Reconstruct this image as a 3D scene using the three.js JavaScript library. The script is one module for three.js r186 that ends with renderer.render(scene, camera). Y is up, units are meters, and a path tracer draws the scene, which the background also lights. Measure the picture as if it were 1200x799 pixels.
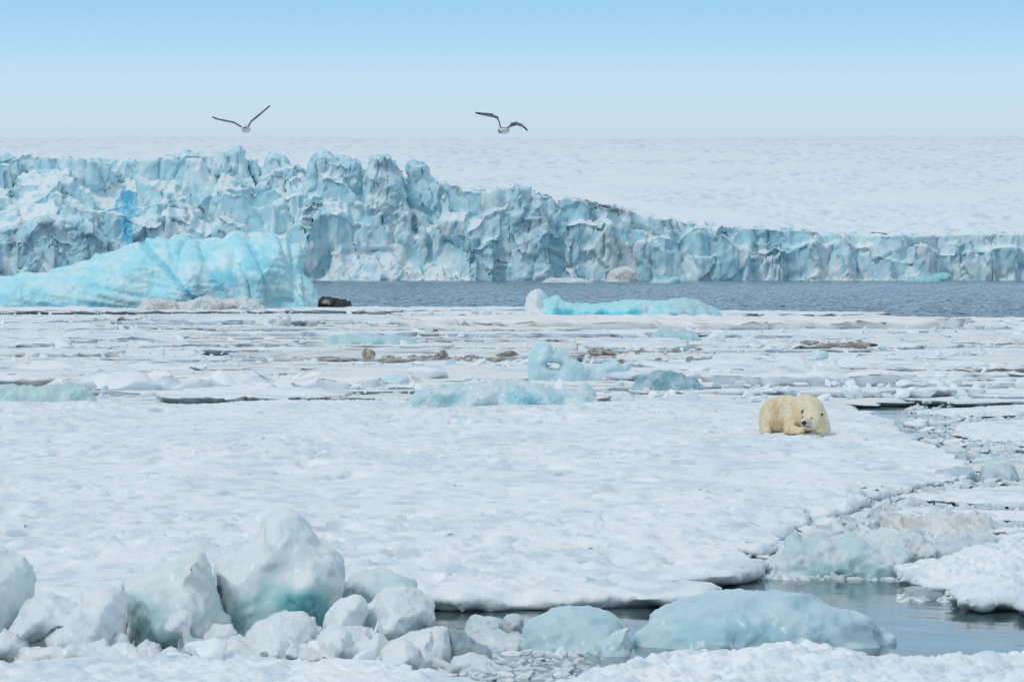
import * as THREE from 'three';
import { mergeGeometries, mergeVertices } from 'three/addons/utils/BufferGeometryUtils.js';
import { createNoise2D, createNoise3D } from 'simplex-noise';

// ------------------------------------------------------------------ camera, sky, sun, exposure
const CAM_H = 3.3, FOCAL = 5000, HORIZON = 315;        // long lens from a low deck; picture units of a 1200 x 799 frame
const scene = new THREE.Scene();
const camera = new THREE.PerspectiveCamera(2 * Math.atan(399.5 / FOCAL) * 180 / Math.PI, 1200 / 799, 1, 30000);
camera.position.set(0, CAM_H, 0);
camera.lookAt(0, CAM_H, -100);
camera.setViewOffset(1200, 799, 0, 399.5 - HORIZON, 1200, 799);
camera.updateProjectionMatrix();
camera.updateMatrixWorld();

const renderer = new THREE.WebGLRenderer({ antialias: true });
renderer.toneMapping = THREE.LinearToneMapping;
renderer.toneMappingExposure = 1.0;
renderer.shadowMap.enabled = true;

// thin high overcast: pale at the horizon, blue a little above it, soft white-blue veil overhead, the same all round
function skyTexture() {
  const W = 16, H = 2048, a = new Float32Array(W * H * 4);
  const stops = [[-90, .50, .60, .70], [-2, .55, .67, .77], [-.5, .57, .73, .86], [1.6, .64, .79, .90], [2.0, .65, .82, .94], [2.5, .60, .82, .99], [3.0, .47, .75, .98], [3.6, .35, .66, .95], [4.3, .38, .66, .93], [6, .48, .68, .88], [9, .52, .65, .79], [30, .52, .61, .70], [60, .50, .59, .68], [90, .50, .59, .68]];
  for (let j = 0; j < H; j++) {
    const e = (j + .5) / H * 180 - 90;
    let k = 0; while (k < stops.length - 2 && e > stops[k + 1][0]) k++;
    const A = stops[k], B = stops[k + 1]; let t = Math.min(1, Math.max(0, (e - A[0]) / (B[0] - A[0]))); 
    for (let i = 0; i < W; i++) { const o = (j * W + i) * 4; for (let c = 0; c < 3; c++) a[o + c] = A[c + 1] + (B[c + 1] - A[c + 1]) * t; a[o + 3] = 1; }
  }
  const t = new THREE.DataTexture(a, W, H, THREE.RGBAFormat, THREE.FloatType);
  t.mapping = THREE.EquirectangularReflectionMapping; t.magFilter = THREE.LinearFilter; t.minFilter = THREE.LinearFilter; t.needsUpdate = true;
  return t;
}
const skyTex = skyTexture();
scene.background = skyTex; scene.environment = skyTex;

const sun = new THREE.DirectionalLight(new THREE.Color(1, .95, .88), 1.1);
sun.position.set(-50, 72, -14); sun.target.position.set(0, 0, -60); scene.add(sun, sun.target);
sun.castShadow = true; sun.shadow.radius = 24; sun.shadow.mapSize.set(4096, 4096);
Object.assign(sun.shadow.camera, { left: -200, right: 200, top: 300, bottom: -300, near: 1, far: 1500 });

scene.fog = new THREE.FogExp2(new THREE.Color(.78, .88, .95), 0.000045);

// ------------------------------------------------------------------ helpers
function rng(seed) { let s = seed >>> 0; return () => { s = s + 0x6D2B79F5 | 0; let t = Math.imul(s ^ s >>> 15, 1 | s); t = t + Math.imul(t ^ t >>> 7, 61 | t) ^ t; return ((t ^ t >>> 14) >>> 0) / 4294967296; }; }
const n2 = createNoise2D(rng(11)), n3 = createNoise3D(rng(12));
const clamp = (x, a = 0, b = 1) => x < a ? a : x > b ? b : x, lerp = (a, b, t) => a + (b - a) * t;
const sstep = (a, b, x) => { const t = clamp((x - a) / (b - a)); return t * t * (3 - 2 * t); };
const mix = (a, b, t) => [lerp(a[0], b[0], t), lerp(a[1], b[1], t), lerp(a[2], b[2], t)];
function fbm2(x, y, o = 4) { let s = 0, a = .5; for (let i = 0; i < o; i++) { s += a * n2(x, y); x = x * 2.03 + 17.1; y = y * 2.03 - 9.7; a *= .5; } return s; }
function fbm3(x, y, z, o = 4) { let s = 0, a = .5; for (let i = 0; i < o; i++) { s += a * n3(x, y, z); x = x * 2.03 + 7.1; y = y * 2.03 - 9.7; z = z * 2.03 + 3.3; a *= .5; } return s; }
const ridge3 = (x, y, z) => 1 - Math.abs(n3(x, y, z));
const hash2 = (i, j, k = 0) => { let h = Math.imul(i, 374761393) ^ Math.imul(j, 668265263) ^ Math.imul(k + 7, 2147483629); h = Math.imul(h ^ h >>> 13, 1274126177); return ((h ^ h >>> 16) >>> 0) / 4294967296; };
function worley(x, y) {                                            // F1, F2, cell id and centre
  const i0 = Math.floor(x), j0 = Math.floor(y); let a = 9, b = 9, ci = 0, cj = 0, cx = 0, cy = 0;
  for (let j = j0 - 1; j <= j0 + 1; j++) for (let i = i0 - 1; i <= i0 + 1; i++) {
    const px = i + .15 + .7 * hash2(i, j, 1), py = j + .15 + .7 * hash2(i, j, 2), d = Math.hypot(px - x, py - y);
    if (d < a) { b = a; a = d; ci = i; cj = j; cx = px; cy = py; } else if (d < b) b = d;
  }
  return [a, b, ci, cj, cx, cy];
}
/** the point at height h above the sea that the photograph shows at picture place X, Y */
const at = (X, Y, h = 0) => { const d = (CAM_H - h) * FOCAL / (Y - HORIZON); return [(X - 600) * d / FOCAL, h, -d]; };

const used = {};
function numbered(name) { const k = used[name] = (used[name] ?? -1) + 1; return k ? `${name}_${String(k).padStart(3, '0')}` : name; }
function shade(o) { o.traverse(c => { if (c.isMesh) { c.castShadow = true; c.receiveShadow = true; } }); return o; }
function put(name, geo, mat, data, [x, y, z] = [0, 0, 0], turn = 0) {
  const m = new THREE.Mesh(geo, mat); m.name = numbered(name); m.position.set(x, y, z); m.rotation.y = turn; m.userData = { ...data }; scene.add(m); return shade(m);
}
const thing = (label, category, group) => group ? { label, category, group } : { label, category };
const setting = label => ({ label, category: 'setting', kind: 'structure' });
function part(name, geo, mat, parent, [x, y, z] = [0, 0, 0]) { const m = new THREE.Mesh(geo, mat); m.name = name; m.position.set(x, y, z); parent.add(m); return shade(m); }

function geoOf(pos, idx, cols) {
  const g = new THREE.BufferGeometry(); g.setAttribute('position', new THREE.BufferAttribute(pos instanceof Float32Array ? pos : new Float32Array(pos), 3));
  g.setIndex(new THREE.BufferAttribute(idx instanceof Uint32Array ? idx : new Uint32Array(idx), 1));
  if (cols) g.setAttribute('color', new THREE.BufferAttribute(new Float32Array(cols), 3));
  g.computeVertexNormals(); return g;
}
function flatUV(g) { const p = g.attributes.position, uv = new Float32Array(p.count * 2); for (let i = 0; i < p.count; i++) { uv[2 * i] = p.getX(i) + .3 * p.getY(i); uv[2 * i + 1] = p.getZ(i) + p.getY(i); } g.setAttribute('uv', new THREE.BufferAttribute(uv, 2)); return g; }
function colour(g, f) { const p = g.attributes.position, n = g.attributes.normal, c = new Float32Array(p.count * 3); for (let i = 0; i < p.count; i++) { const v = f(p.getX(i), p.getY(i), p.getZ(i), n.getX(i), n.getY(i), n.getZ(i)); c[3 * i] = v[0]; c[3 * i + 1] = v[1]; c[3 * i + 2] = v[2]; } g.setAttribute('color', new THREE.BufferAttribute(c, 3)); return g; }
function swell(g, f) { const p = g.attributes.position, n = g.attributes.normal; for (let i = 0; i < p.count; i++) { const x = p.getX(i), y = p.getY(i), z = p.getZ(i), d = f(x, y, z, n.getX(i), n.getY(i), n.getZ(i)); p.setXYZ(i, x + n.getX(i) * d, y + n.getY(i) * d, z + n.getZ(i) * d); } g.computeVertexNormals(); return g; }

/** broken facets: each 3D cell is a plane of its own tilt and offset */
function facet(x, y, z) {
  const i0 = Math.floor(x), j0 = Math.floor(y), k0 = Math.floor(z); let b = 9, b2 = 9, s = 0;
  for (let k = k0 - 1; k <= k0 + 1; k++) for (let j = j0 - 1; j <= j0 + 1; j++) for (let i = i0 - 1; i <= i0 + 1; i++) {
    const q = i * 57 + k * 131, px = i + hash2(q, j, 11) - x, py = j + hash2(q, j, 12) - y, pz = k + hash2(q, j, 13) - z, d = px * px + py * py + pz * pz;
    if (d >= b) { if (d < b2) b2 = d; } else { b2 = b; b = d; s = (hash2(q, j, 14) - .5) - 1.3 * (px * (hash2(q, j, 15) - .5) + py * (hash2(q, j, 16) - .5) + pz * (hash2(q, j, 17) - .5)); facet.id = hash2(q, j, 18); }
  }
  facet.edge = Math.sqrt(b2) - Math.sqrt(b); return s;
}
/** surface nets: the surface f = 0 (f < 0 inside) in a box */
function nets(f, lo, hi, cell) {
  const [cx, cy, cz] = Array.isArray(cell) ? cell : [cell, cell, cell];
  const nx = Math.ceil((hi[0] - lo[0]) / cx) + 1, ny = Math.ceil((hi[1] - lo[1]) / cy) + 1, nz = Math.ceil((hi[2] - lo[2]) / cz) + 1;
  const v = new Float32Array(nx * ny * nz), sy = nx, sz = nx * ny;
  for (let k = 0, o = 0; k < nz; k++) for (let j = 0; j < ny; j++) for (let i = 0; i < nx; i++, o++) v[o] = f(lo[0] + i * cx, lo[1] + j * cy, lo[2] + k * cz, i, j, k);
  const id = new Int32Array(nx * ny * nz).fill(-1), pos = [], idx = [];
  const off = [0, 1, sy, sy + 1, sz, sz + 1, sz + sy, sz + sy + 1];
  const E = [[0, 1], [2, 3], [4, 5], [6, 7], [0, 2], [1, 3], [4, 6], [5, 7], [0, 4], [1, 5], [2, 6], [3, 7]];
  for (let k = 0; k < nz - 1; k++) for (let j = 0; j < ny - 1; j++) for (let i = 0; i < nx - 1; i++) {
    const o = i + j * sy + k * sz; let m = 0;
    for (let q = 0; q < 8; q++) if (v[o + off[q]] < 0) m |= 1 << q;
    if (m === 0 || m === 255) continue;
    let x = 0, y = 0, z = 0, c = 0;
    for (const [a, b] of E) {
      if (((m >> a) & 1) === ((m >> b) & 1)) continue;
      const va = v[o + off[a]], vb = v[o + off[b]], t = va / (va - vb);
      const ax = a & 1, ay = a >> 1 & 1, az = a >> 2; x += ax + ((b & 1) - ax) * t; y += ay + ((b >> 1 & 1) - ay) * t; z += az + ((b >> 2) - az) * t; c++;
    }
    id[o] = pos.length / 3; pos.push(lo[0] + (i + x / c) * cx, lo[1] + (j + y / c) * cy, lo[2] + (k + z / c) * cz);
  }
  const quad = (a, b, c, d, flip) => { if (a < 0 || b < 0 || c < 0 || d < 0) return; if (flip) idx.push(a, b, c, a, c, d); else idx.push(a, c, b, a, d, c); };
  for (let k = 1; k < nz - 1; k++) for (let j = 1; j < ny - 1; j++) for (let i = 1; i < nx - 1; i++) {
    const o = i + j * sy + k * sz, s = v[o] < 0;
    if (s !== (v[o + 1] < 0)) quad(id[o], id[o - sy], id[o - sy - sz], id[o - sz], s ? true : false);
    if (s !== (v[o + sy] < 0)) quad(id[o], id[o - sz], id[o - sz - 1], id[o - 1], s ? true : false);
    if (s !== (v[o + sz] < 0)) quad(id[o], id[o - 1], id[o - 1 - sy], id[o - sy], s ? true : false);
  }
  return geoOf(pos, idx);
}
/** signed distance to a polygon, negative inside */
function polySD(P, x, y) {
  let d = 1e18, inside = false;
  for (let i = 0, j = P.length - 1; i < P.length; j = i++) {
    const ax = P[i][0], ay = P[i][1], ex = P[j][0] - ax, ey = P[j][1] - ay, wx = x - ax, wy = y - ay;
    const t = clamp((wx * ex + wy * ey) / (ex * ex + ey * ey + 1e-12)), dx = wx - ex * t, dy = wy - ey * t; d = Math.min(d, dx * dx + dy * dy);
    if ((ay > y) !== (P[j][1] > y) && x < ex * (y - ay) / (P[j][1] - ay) + ax) inside = !inside;
  }
  return inside ? -Math.sqrt(d) : Math.sqrt(d);
}
/** Catmull-Rom rounding of a closed polygon */
function rounded(P, k = 4) { const out = [], n = P.length; for (let i = 0; i < n; i++) { const a = P[(i + n - 1) % n], b = P[i], c = P[(i + 1) % n], d = P[(i + 2) % n]; for (let s = 0; s < k; s++) { const t = s / k, u = t * t, w = u * t; out.push([0, 1].map(q => .5 * (2 * b[q] + (c[q] - a[q]) * t + (2 * a[q] - 5 * b[q] + 4 * c[q] - d[q]) * u + (3 * b[q] - a[q] - 3 * c[q] + d[q]) * w))); } } return out; }

// ------------------------------------------------------------------ materials (colours are what the stuff is: snow, bubbly ice, clear ice, silt, rock)
const SNOW = [.84, .87, .89], DAMP = [.60, .70, .77], PALE = [.62, .79, .85], TEAL = [.24, .58, .64], AQUA = [.22, .66, .80], DEEP = [.05, .45, .66], SILT = [.20, .175, .145], GREY = [.50, .58, .63];
function grainTexture(N, tile, seed) {                               // tileable granular relief
  const a = new Uint8Array(N * N * 4), r = rng(seed), layers = [];
  for (const [c, w] of [[16, .32], [40, .3], [96, .24], [200, .14]]) { const g = new Float32Array(c * c).map(() => r()); layers.push([c, w, g]); }
  for (let y = 0; y < N; y++) for (let x = 0; x < N; x++) {
    let s = 0;
    for (const [c, w, g] of layers) { const u = x / N * c, v = y / N * c, i = Math.floor(u), j = Math.floor(v), fu = u - i, fv = v - j, p = fu * fu * (3 - 2 * fu), q = fv * fv * (3 - 2 * fv), G = (i, j) => g[(j % c) * c + i % c]; s += w * lerp(lerp(G(i, j), G(i + 1, j), p), lerp(G(i, j + 1), G(i + 1, j + 1), p), q); }
    const o = (y * N + x) * 4; a[o] = a[o + 1] = a[o + 2] = s * 255; a[o + 3] = 255;
  }
  const t = new THREE.DataTexture(a, N, N); t.wrapS = t.wrapT = THREE.RepeatWrapping; t.magFilter = THREE.LinearFilter; t.repeat.set(1 / tile, 1 / tile); t.needsUpdate = true; return t;
}
function waveTexture(N, tile, seed, kmin, kmax, count, slopeExp, height) {   // tileable wind ripples: a sum of plane waves
  const h = new Float32Array(N * N), r = rng(seed);
  for (let w = 0; w < count; w++) {
    const k = kmin * Math.pow(kmax / kmin, (w + r()) / count), th = -1.35 + (r() + r() + r() - 1.5) * 1.1, kx = Math.round(k * Math.cos(th)), ky = Math.round(k * Math.sin(th)) || 1, amp = Math.pow(kmin / k, slopeExp), ph = r() * 6.283;
    const cxs = new Float32Array(N), sxs = new Float32Array(N); for (let x = 0; x < N; x++) { const q = 6.28318530718 * kx * x / N + ph; cxs[x] = Math.cos(q); sxs[x] = Math.sin(q); }
    for (let y = 0; y < N; y++) { const q = 6.28318530718 * ky * y / N, c = Math.cos(q) * amp, s = Math.sin(q) * amp, o = y * N; for (let x = 0; x < N; x++) h[o + x] += cxs[x] * c - sxs[x] * s; }
  }
  let m = 0; for (let i = 0; i < h.length; i++) m = Math.max(m, Math.abs(h[i]));
  const a = new Float32Array(N * N * 4), k = height / m * N / (2 * tile);
  for (let y = 0; y < N; y++) for (let x = 0; x < N; x++) { const gx = (h[y * N + (x + 1) % N] - h[y * N + (x + N - 1) % N]) * k, gy = (h[((y + 1) % N) * N + x] - h[((y + N - 1) % N) * N + x]) * k, l = Math.hypot(gx, gy, 1), o = (y * N + x) * 4; a[o] = .5 - .5 * gx / l; a[o + 1] = .5 - .5 * gy / l; a[o + 2] = .5 + .5 / l; a[o + 3] = 1; }
  const t = new THREE.DataTexture(a, N, N, THREE.RGBAFormat, THREE.FloatType); t.wrapS = t.wrapT = THREE.RepeatWrapping; t.magFilter = THREE.LinearFilter; t.repeat.set(1 / tile, 1 / tile); t.needsUpdate = true; return t;
}
const grain = grainTexture(1024, 3, 5);
const M = {
  snow: new THREE.MeshPhysicalMaterial({ name: 'snow', vertexColors: true, roughness: .85, bumpMap: grain, bumpScale: .014 }),
  pack: new THREE.MeshStandardMaterial({ name: 'pack_snow', vertexColors: true, roughness: .85 }),
  firn: new THREE.MeshStandardMaterial({ name: 'firn', vertexColors: true, roughness: .9 }),
  ice: new THREE.MeshPhysicalMaterial({ name: 'ice', vertexColors: true, roughness: 1, transmission: .14, thickness: 0, clearcoat: .6, clearcoatRoughness: .28, bumpMap: grain, bumpScale: .006 }),
  blueIce: new THREE.MeshPhysicalMaterial({ name: 'blue_ice', vertexColors: true, roughness: 1, transmission: .12, thickness: 0, clearcoat: .3, clearcoatRoughness: .35 }),
  glacier: new THREE.MeshPhysicalMaterial({ name: 'glacier_ice', vertexColors: true, roughness: .7 }),
  sea: new THREE.MeshPhysicalMaterial({ name: 'sea', color: new THREE.Color(.02, .10, .165), roughness: .1, ior: 1.33, normalMap: waveTexture(1024, 40, 3, 12, 120, 90, .9, .35) }),
  lead: new THREE.MeshPhysicalMaterial({ name: 'calm_water', color: new THREE.Color(.06, .105, .115), roughness: .08, ior: 1.33, normalMap: waveTexture(512, 8, 4, 3, 60, 40, 1.3, .008) }),
  rock: new THREE.MeshStandardMaterial({ name: 'rock', vertexColors: true, roughness: .55 }),
  fur: new THREE.MeshPhysicalMaterial({ name: 'fur', vertexColors: true, roughness: .95, sheen: .4, sheenRoughness: .6, sheenColor: new THREE.Color(.9, .82, .66) }),
  black: new THREE.MeshPhysicalMaterial({ name: 'black_skin', color: new THREE.Color(.012, .012, .014), roughness: .4 }),
  feather: new THREE.MeshStandardMaterial({ name: 'feather', vertexColors: true, roughness: .85 }),
  beak: new THREE.MeshStandardMaterial({ name: 'beak', color: new THREE.Color(.42, .32, .1), roughness: .5 }),
};

// ------------------------------------------------------------------ water
function sheet(x0, x1, z0, z1) { const g = geoOf([x0, 0, z0, x1, 0, z0, x1, 0, z1, x0, 0, z1], [0, 1, 2, 0, 2, 3]); return flatUV(g); }
{ // open sea: short wind waves as geometry, their ripples in the normal map
  const pos = [], idx = [], NX = 230; let d = 255, rows = 0;
  const wave = (x, d) => { const w = n2(x * .06, d * .05) * 1.5, a = n2(x * .55 + w, d * .30), b = n2(x * 1.15 + 7, d * .62 + w), c = n2(x * .13, d * .10); return .22 * (1 - Math.sqrt(a * a + .01)) + .13 * (1 - Math.sqrt(b * b + .01)) + .08 * c - .24; };
  while (d < 1420) {
    const half = .128 * d + 12;
    for (let i = -2; i <= NX + 2; i++) { const out = i < 0 ? -2200 * (i / -2) : i > NX ? 2200 * ((i - NX) / 2) : 0, x = (clamp(i / NX) * 2 - 1) * half + out; pos.push(x, out ? -.05 : wave(x, d), -d); }
    rows++; d += .7 * Math.pow(d / 255, 1.3);
  }
  const W = NX + 5; for (let r = 0; r < rows - 1; r++) for (let i = 0; i < W - 1; i++) { const a = r * W + i, b = a + W; idx.push(a, a + 1, b, a + 1, b + 1, b); }
  put('sea_water', flatUV(geoOf(pos, idx)), M.sea, setting('grey-blue rippled sea between the pack ice and the glacier'));
}
put('lead_water', sheet(-2200, 2200, 60, -262), M.lead, setting('calm grey-green water in the gaps between the ice floes'));

// ------------------------------------------------------------------ snow field behind the glacier
const fieldH = d => 11.5 + (d - 1190) * .0395 - Math.max(0, d - 3600) * .006;
{
  const pos = [], idx = [], cols = [], NX = 330; let rows = 0, d = 1222;
  while (d < 5600) {
    const half = 190 + (d - 1180) * .19;
    for (let i = 0; i <= NX; i++) {
      const x = (i / NX * 2 - 1) * half, s = .45 + d / 5000;
      const warp = fbm2(x * .004, d * .004, 3) * 40;
      const crev = (Math.max(0, n2(x * .09 / s, (d + warp) * .07 / s) - .38) + .8 * Math.max(0, n2(x * .2 / s + 60, (d + warp) * .12 / s) - .35)) * sstep(-.55, .2, n2(x * .006, d * .0025));
      pos.push(x, fieldH(d) + fbm2(x * .0011 + 5, d * .0007, 3) * 5 * sstep(2500, 5000, d) + fbm2(x * .012, d * .012, 3) * 3 * s + n2(x * .05 / s, d * .09 / s) * .9 * s - crev * 2.2 * s, -d);
      const blue = .8 * sstep(.03, .3, crev), old = sstep(.1, .6, fbm2(x * .01 + 40, d * .02, 4));
      const c = mix(mix([.82, .88, .92], [.77, .85, .90], old), [.56, .70, .78], blue); cols.push(...c);  // snow tinted bluish in place of distant haze; crevasse streaks bluer still
    }
    rows++; d += 3.4 + (d - 1180) * .011;
  }
  for (let r = 0; r < rows - 1; r++) for (let i = 0; i < NX; i++) { const a = r * (NX + 1) + i, b = a + NX + 1; idx.push(a, a + 1, b, a + 1, b + 1, b); }
  put('snow_field', geoOf(pos, idx, cols), M.firn, setting('wide snow-covered ice field rising behind the glacier front'));
}

// ------------------------------------------------------------------ glacier front
{
  const S = 1178 / FOCAL, gx = X => (X - 600) * S, gy = Y => CAM_H + (HORIZON - Y) * S;
  // skyline of the front as picture places; d is how far the crest stands back from the waterline
  const sky = [[-120, 186], [0, 183], [60, 187], [110, 189], [160, 187], [205, 181], [222, 180], [228, 199], [240, 197], [245, 183], [265, 179], [283, 176], [288, 197], [302, 193], [315, 183], [333, 184], [348, 197], [358, 195], [363, 182], [372, 178], [395, 180], [412, 184], [425, 193], [430, 203], [434, 184], [440, 182], [456, 183], [468, 196], [474, 204], [478, 191], [490, 190], [502, 194], [508, 207], [522, 214], [545, 221], [575, 223], [598, 218], [620, 223], [648, 229], [654, 236], [660, 231], [680, 231], [690, 236], [720, 241], [745, 247], [770, 253], [800, 256], [825, 261], [850, 266], [890, 266], [960, 269], [966, 272], [1030, 274], [1120, 273], [1200, 271], [1340, 273]];
  const skyAt = X => { let i = 0; while (i < sky.length - 2 && X > sky[i + 1][0]) i++; const A = sky[i], B = sky[i + 1]; return lerp(A[1], B[1], clamp((X - A[0]) / (B[0] - A[0]))); };
  const x0 = -168, x1 = 168, zN = -1165, zF = -1296, cx = .56, cy = .56, cz = .9;
  const nx = Math.ceil((x1 - x0) / cx) + 1, nz = Math.ceil((zN - zF) / cz) + 1, H = new Float32Array(nx * nz), RUB = new Float32Array(nx * nz);
  for (let k = 0; k < nz; k++) for (let i = 0; i < nx; i++) {
    const xr = x0 + i * cx, z = zF + k * cz, x = xr + 1.2 * n2(xr * .14, z * .14), d = -z + 1.4 * n2(xr * .15 + 9, z * .15), X = 600 + xr / S;
    const tab = [[-200, 72, .34, 7], [330, 66, .34, 7], [352, 40, .4, 6], [380, 22, .5, 5], [500, 20, .5, 5], [560, 16, .45, 5], [700, 10, .5, 4], [830, 9, .5, 3.5], [960, 8, .55, 2.6], [1500, 8, .55, 2.6]];
    let q = 0; while (q < tab.length - 2 && X > tab[q + 1][0]) q++; const [L, r0, wild] = [1, 2, 3].map(n => lerp(tab[q][n], tab[q + 1][n], clamp((X - tab[q][0]) / (tab[q + 1][0] - tab[q][0]))));
    const wide = X + 30 * n2(z * .03, 5) < 345, front = 1178 + 5 * n2(xr * .021, 3.3) + 2.2 * n2(xr * .09, 8.1) + 9 * sstep(352, 380, X) * sstep(560, 490, X) + 3 * Math.max(0, n2(xr * .05, 4.4));
    const CX = wide ? 16 : 11, CD = wide ? 15 : 8, [f1, f2, ci, cj, ccx, ccy] = worley(x / CX, d / CD), rnd = hash2(ci, cj, 5), rnd2 = hash2(ci, cj, 6);
    const cd = ccy * CD, t = (lerp(cd, d, .3) - front) / L, crestD = front + L, jag = X < 860 ? .8 * (1.6 * Math.abs(n2(xr * .22, 40)) - .5) * (1 - .6 * sstep(600, 850, X)) : 0;
    const top = CAM_H + (HORIZON - skyAt(X)) * crestD / FOCAL + jag - 2.5 * sstep(232, 242, X) * sstep(520, 506, X); let h;
    if (d < front + .4 * n2(xr * .4, z * .4)) h = -4;
    else {
      const tilt = clamp((rnd2 - .5) * 1.1 * (x - ccx * CX) + (hash2(ci, cj, 8) - .45) * .7 * (d - cd), -3.5, 3.5);
      h = top * (t < 1 ? r0 + (1 - r0) * Math.pow(clamp(t), .8) : 1) + (rnd - .58) * wild * (t < .9 ? 1 : .3) + tilt * Math.min(1, wild / 5);
      h = Math.min(h, top + .4);
      if (d > crestD - Math.min(10, L * .5) && d < crestD + 7) h = Math.max(h, top - .3 - .5 * rnd);
      h -= sstep(.10, .02, f2 - f1) * Math.min(5, wild) * sstep(-.3, .3, n2(xr * .05, z * .05 + 30));
      if (d > crestD + 12) h = X < 560 ? Math.min(h, top - 2) : d > crestD + 52 ? fieldH(d) - 3 : Math.min(Math.max(h, fieldH(d)), fieldH(d) + .6);
    }
    // fallen ice at the foot of the front
    const foot = sstep(345, 400, X) * sstep(570, 490, X) * 15 + sstep(640, 660, X) * sstep(760, 735, X) * 3 + sstep(900, 960, X) * sstep(1110, 1080, X) * 3.2 + 1.2 * Math.max(0, n2(x * .07, 21));
    const rub = foot * clamp(1 - (front + 4 - d) / (foot * .9 + 1)) * (.72 + .7 * fbm2(x * .05, d * .03 + 8, 2) + .35 * fbm2(x * .16, d * .16, 3)) + .7 * n2(x * .5, d * .5) + .5 * n2(x * 1.1, d * 1.1);
    const reach = d > front - foot * .75 && foot > .7;
    if (reach && rub > h) { h = rub; RUB[k * nx + i] = 1; } else if (reach && h > 0 && d < front + 6 && foot > 3) RUB[k * nx + i] = clamp((rub - h) / 3 + 1) * .5;
    H[k * nx + i] = h;
  }
  // clefts, blue hollows and silt veins seen in the face: picture line, half width (m), colour, depth (m)
  const marks = [
    [[[140, 224], [150, 232], [148, 262], [150, 278]], 2.1, [.03, .52, .78], .9], [[[134, 226], [137, 246]], .9, [.03, .50, .76], .6], [[[158, 228], [157, 252]], .8, [.05, .55, .78], .6], [[[200, 232], [203, 256]], 1.0, [.24, .56, .68], 1.0],
    [[[70, 213], [75, 232]], .45, [.12, .26, .32], 1.6], [[[105, 203], [106, 214]], .35, [.2, .3, .36], 1], [[[22, 245], [23, 263]], .35, [.3, .38, .44], 1], [[[115, 258], [117, 275]], .6, [.30, .34, .40], .5], [[[190, 222], [191, 232]], .4, [.25, .34, .4], 1], [[[217, 244], [221, 258]], .5, [.28, .34, .38], 1],
    [[[480, 252], [484, 264], [487, 272]], 1.0, [.05, .26, .34], 2.2], [[[449, 238], [450, 262]], .45, [.12, .36, .46], 1.4], [[[432, 190], [434, 230], [430, 260]], .4, [.36, .55, .63], 1.2], [[[404, 206], [406, 214]], .4, [.2, .32, .38], 1], [[[560, 282], [556, 298], [553, 307]], .55, [.10, .38, .50], 1.4], [[[597, 264], [603, 290], [606, 316]], .6, [.22, .42, .52], 1.4],
    [[[613, 230], [619, 246], [614, 262], [624, 278], [628, 292], [626, 328]], .5, [.33, .36, .38], .7], [[[606, 228], [610, 244], [612, 256]], .4, [.42, .44, .45], .5], [[[525, 212], [541, 230]], .5, [.36, .38, .38], .8], [[[655, 230], [651, 248]], .5, [.2, .36, .42], 1.6], [[[665, 258], [667, 290]], .45, [.26, .44, .52], 1.2],
    [[[708, 264], [707, 302]], .35, [.26, .40, .47], 1], [[[720, 268], [721, 280], [727, 300], [724, 312]], .35, [.24, .38, .45], 1], [[[738, 272], [742, 300], [747, 312]], .4, [.36, .40, .44], .7], [[[758, 276], [756, 300], [768, 315]], .4, [.34, .38, .42], .7], [[[798, 286], [799, 320]], .5, [.34, .46, .52], .9], [[[834, 270], [836, 322]], .4, [.36, .48, .54], .9], [[[897, 312], [898, 322]], .6, [.14, .36, .42], 1.2], [[[1076, 288], [1075, 304]], .35, [.36, .46, .52], .8], [[[1124, 286], [1126, 302]], 1.2, [.36, .48, .55], 1.2], [[[1140, 286], [1142, 302]], .5, [.3, .42, .5], 1], [[[1165, 322], [1168, 328]], 1.6, [.34, .40, .45], .8],
    [[[676, 232], [700, 240], [740, 250]], .9, [.48, .52, .54], .2], [[[10, 300], [14, 275], [24, 262]], .6, [.34, .40, .46], .6], [[[60, 262], [74, 280]], .5, [.36, .46, .52], .6],
  ].map(([p, w, c, dep]) => ({ p: p.map(([X, Y]) => [gx(X), gy(Y)]), w, c, dep }));
  const near = (m, x, y) => { let b = 9; for (let i = 0; i < m.p.length - 1; i++) { const [ax, ay] = m.p[i], ex = m.p[i + 1][0] - ax, ey = m.p[i + 1][1] - ay, t = clamp(((x - ax) * ex + (y - ay) * ey) / (ex * ex + ey * ey)); b = Math.min(b, Math.hypot(x - ax - ex * t, y - ay - ey * t)); } return b; };
  for (const m of marks) { m.x0 = Math.min(...m.p.map(p => p[0])) - 4; m.x1 = Math.max(...m.p.map(p => p[0])) + 4; }
  const hAt = (i, k) => H[clamp(k, 0, nz - 1) * nx + clamp(i, 0, nx - 1)];
  const g = nets((x, y, z, i, j, k) => {
    const h = hAt(i, k), gx_ = (hAt(i + 1, k) - hAt(i - 1, k)) / (2 * cx), gz_ = (hAt(i, k + 1) - hAt(i, k - 1)) / (2 * cz);
    return (y - h) / Math.sqrt(1 + Math.min(gx_ * gx_ + gz_ * gz_, 400));
  }, [x0, -3, zF], [x1, 46, zN], [cx, cy, cz]);
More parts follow.
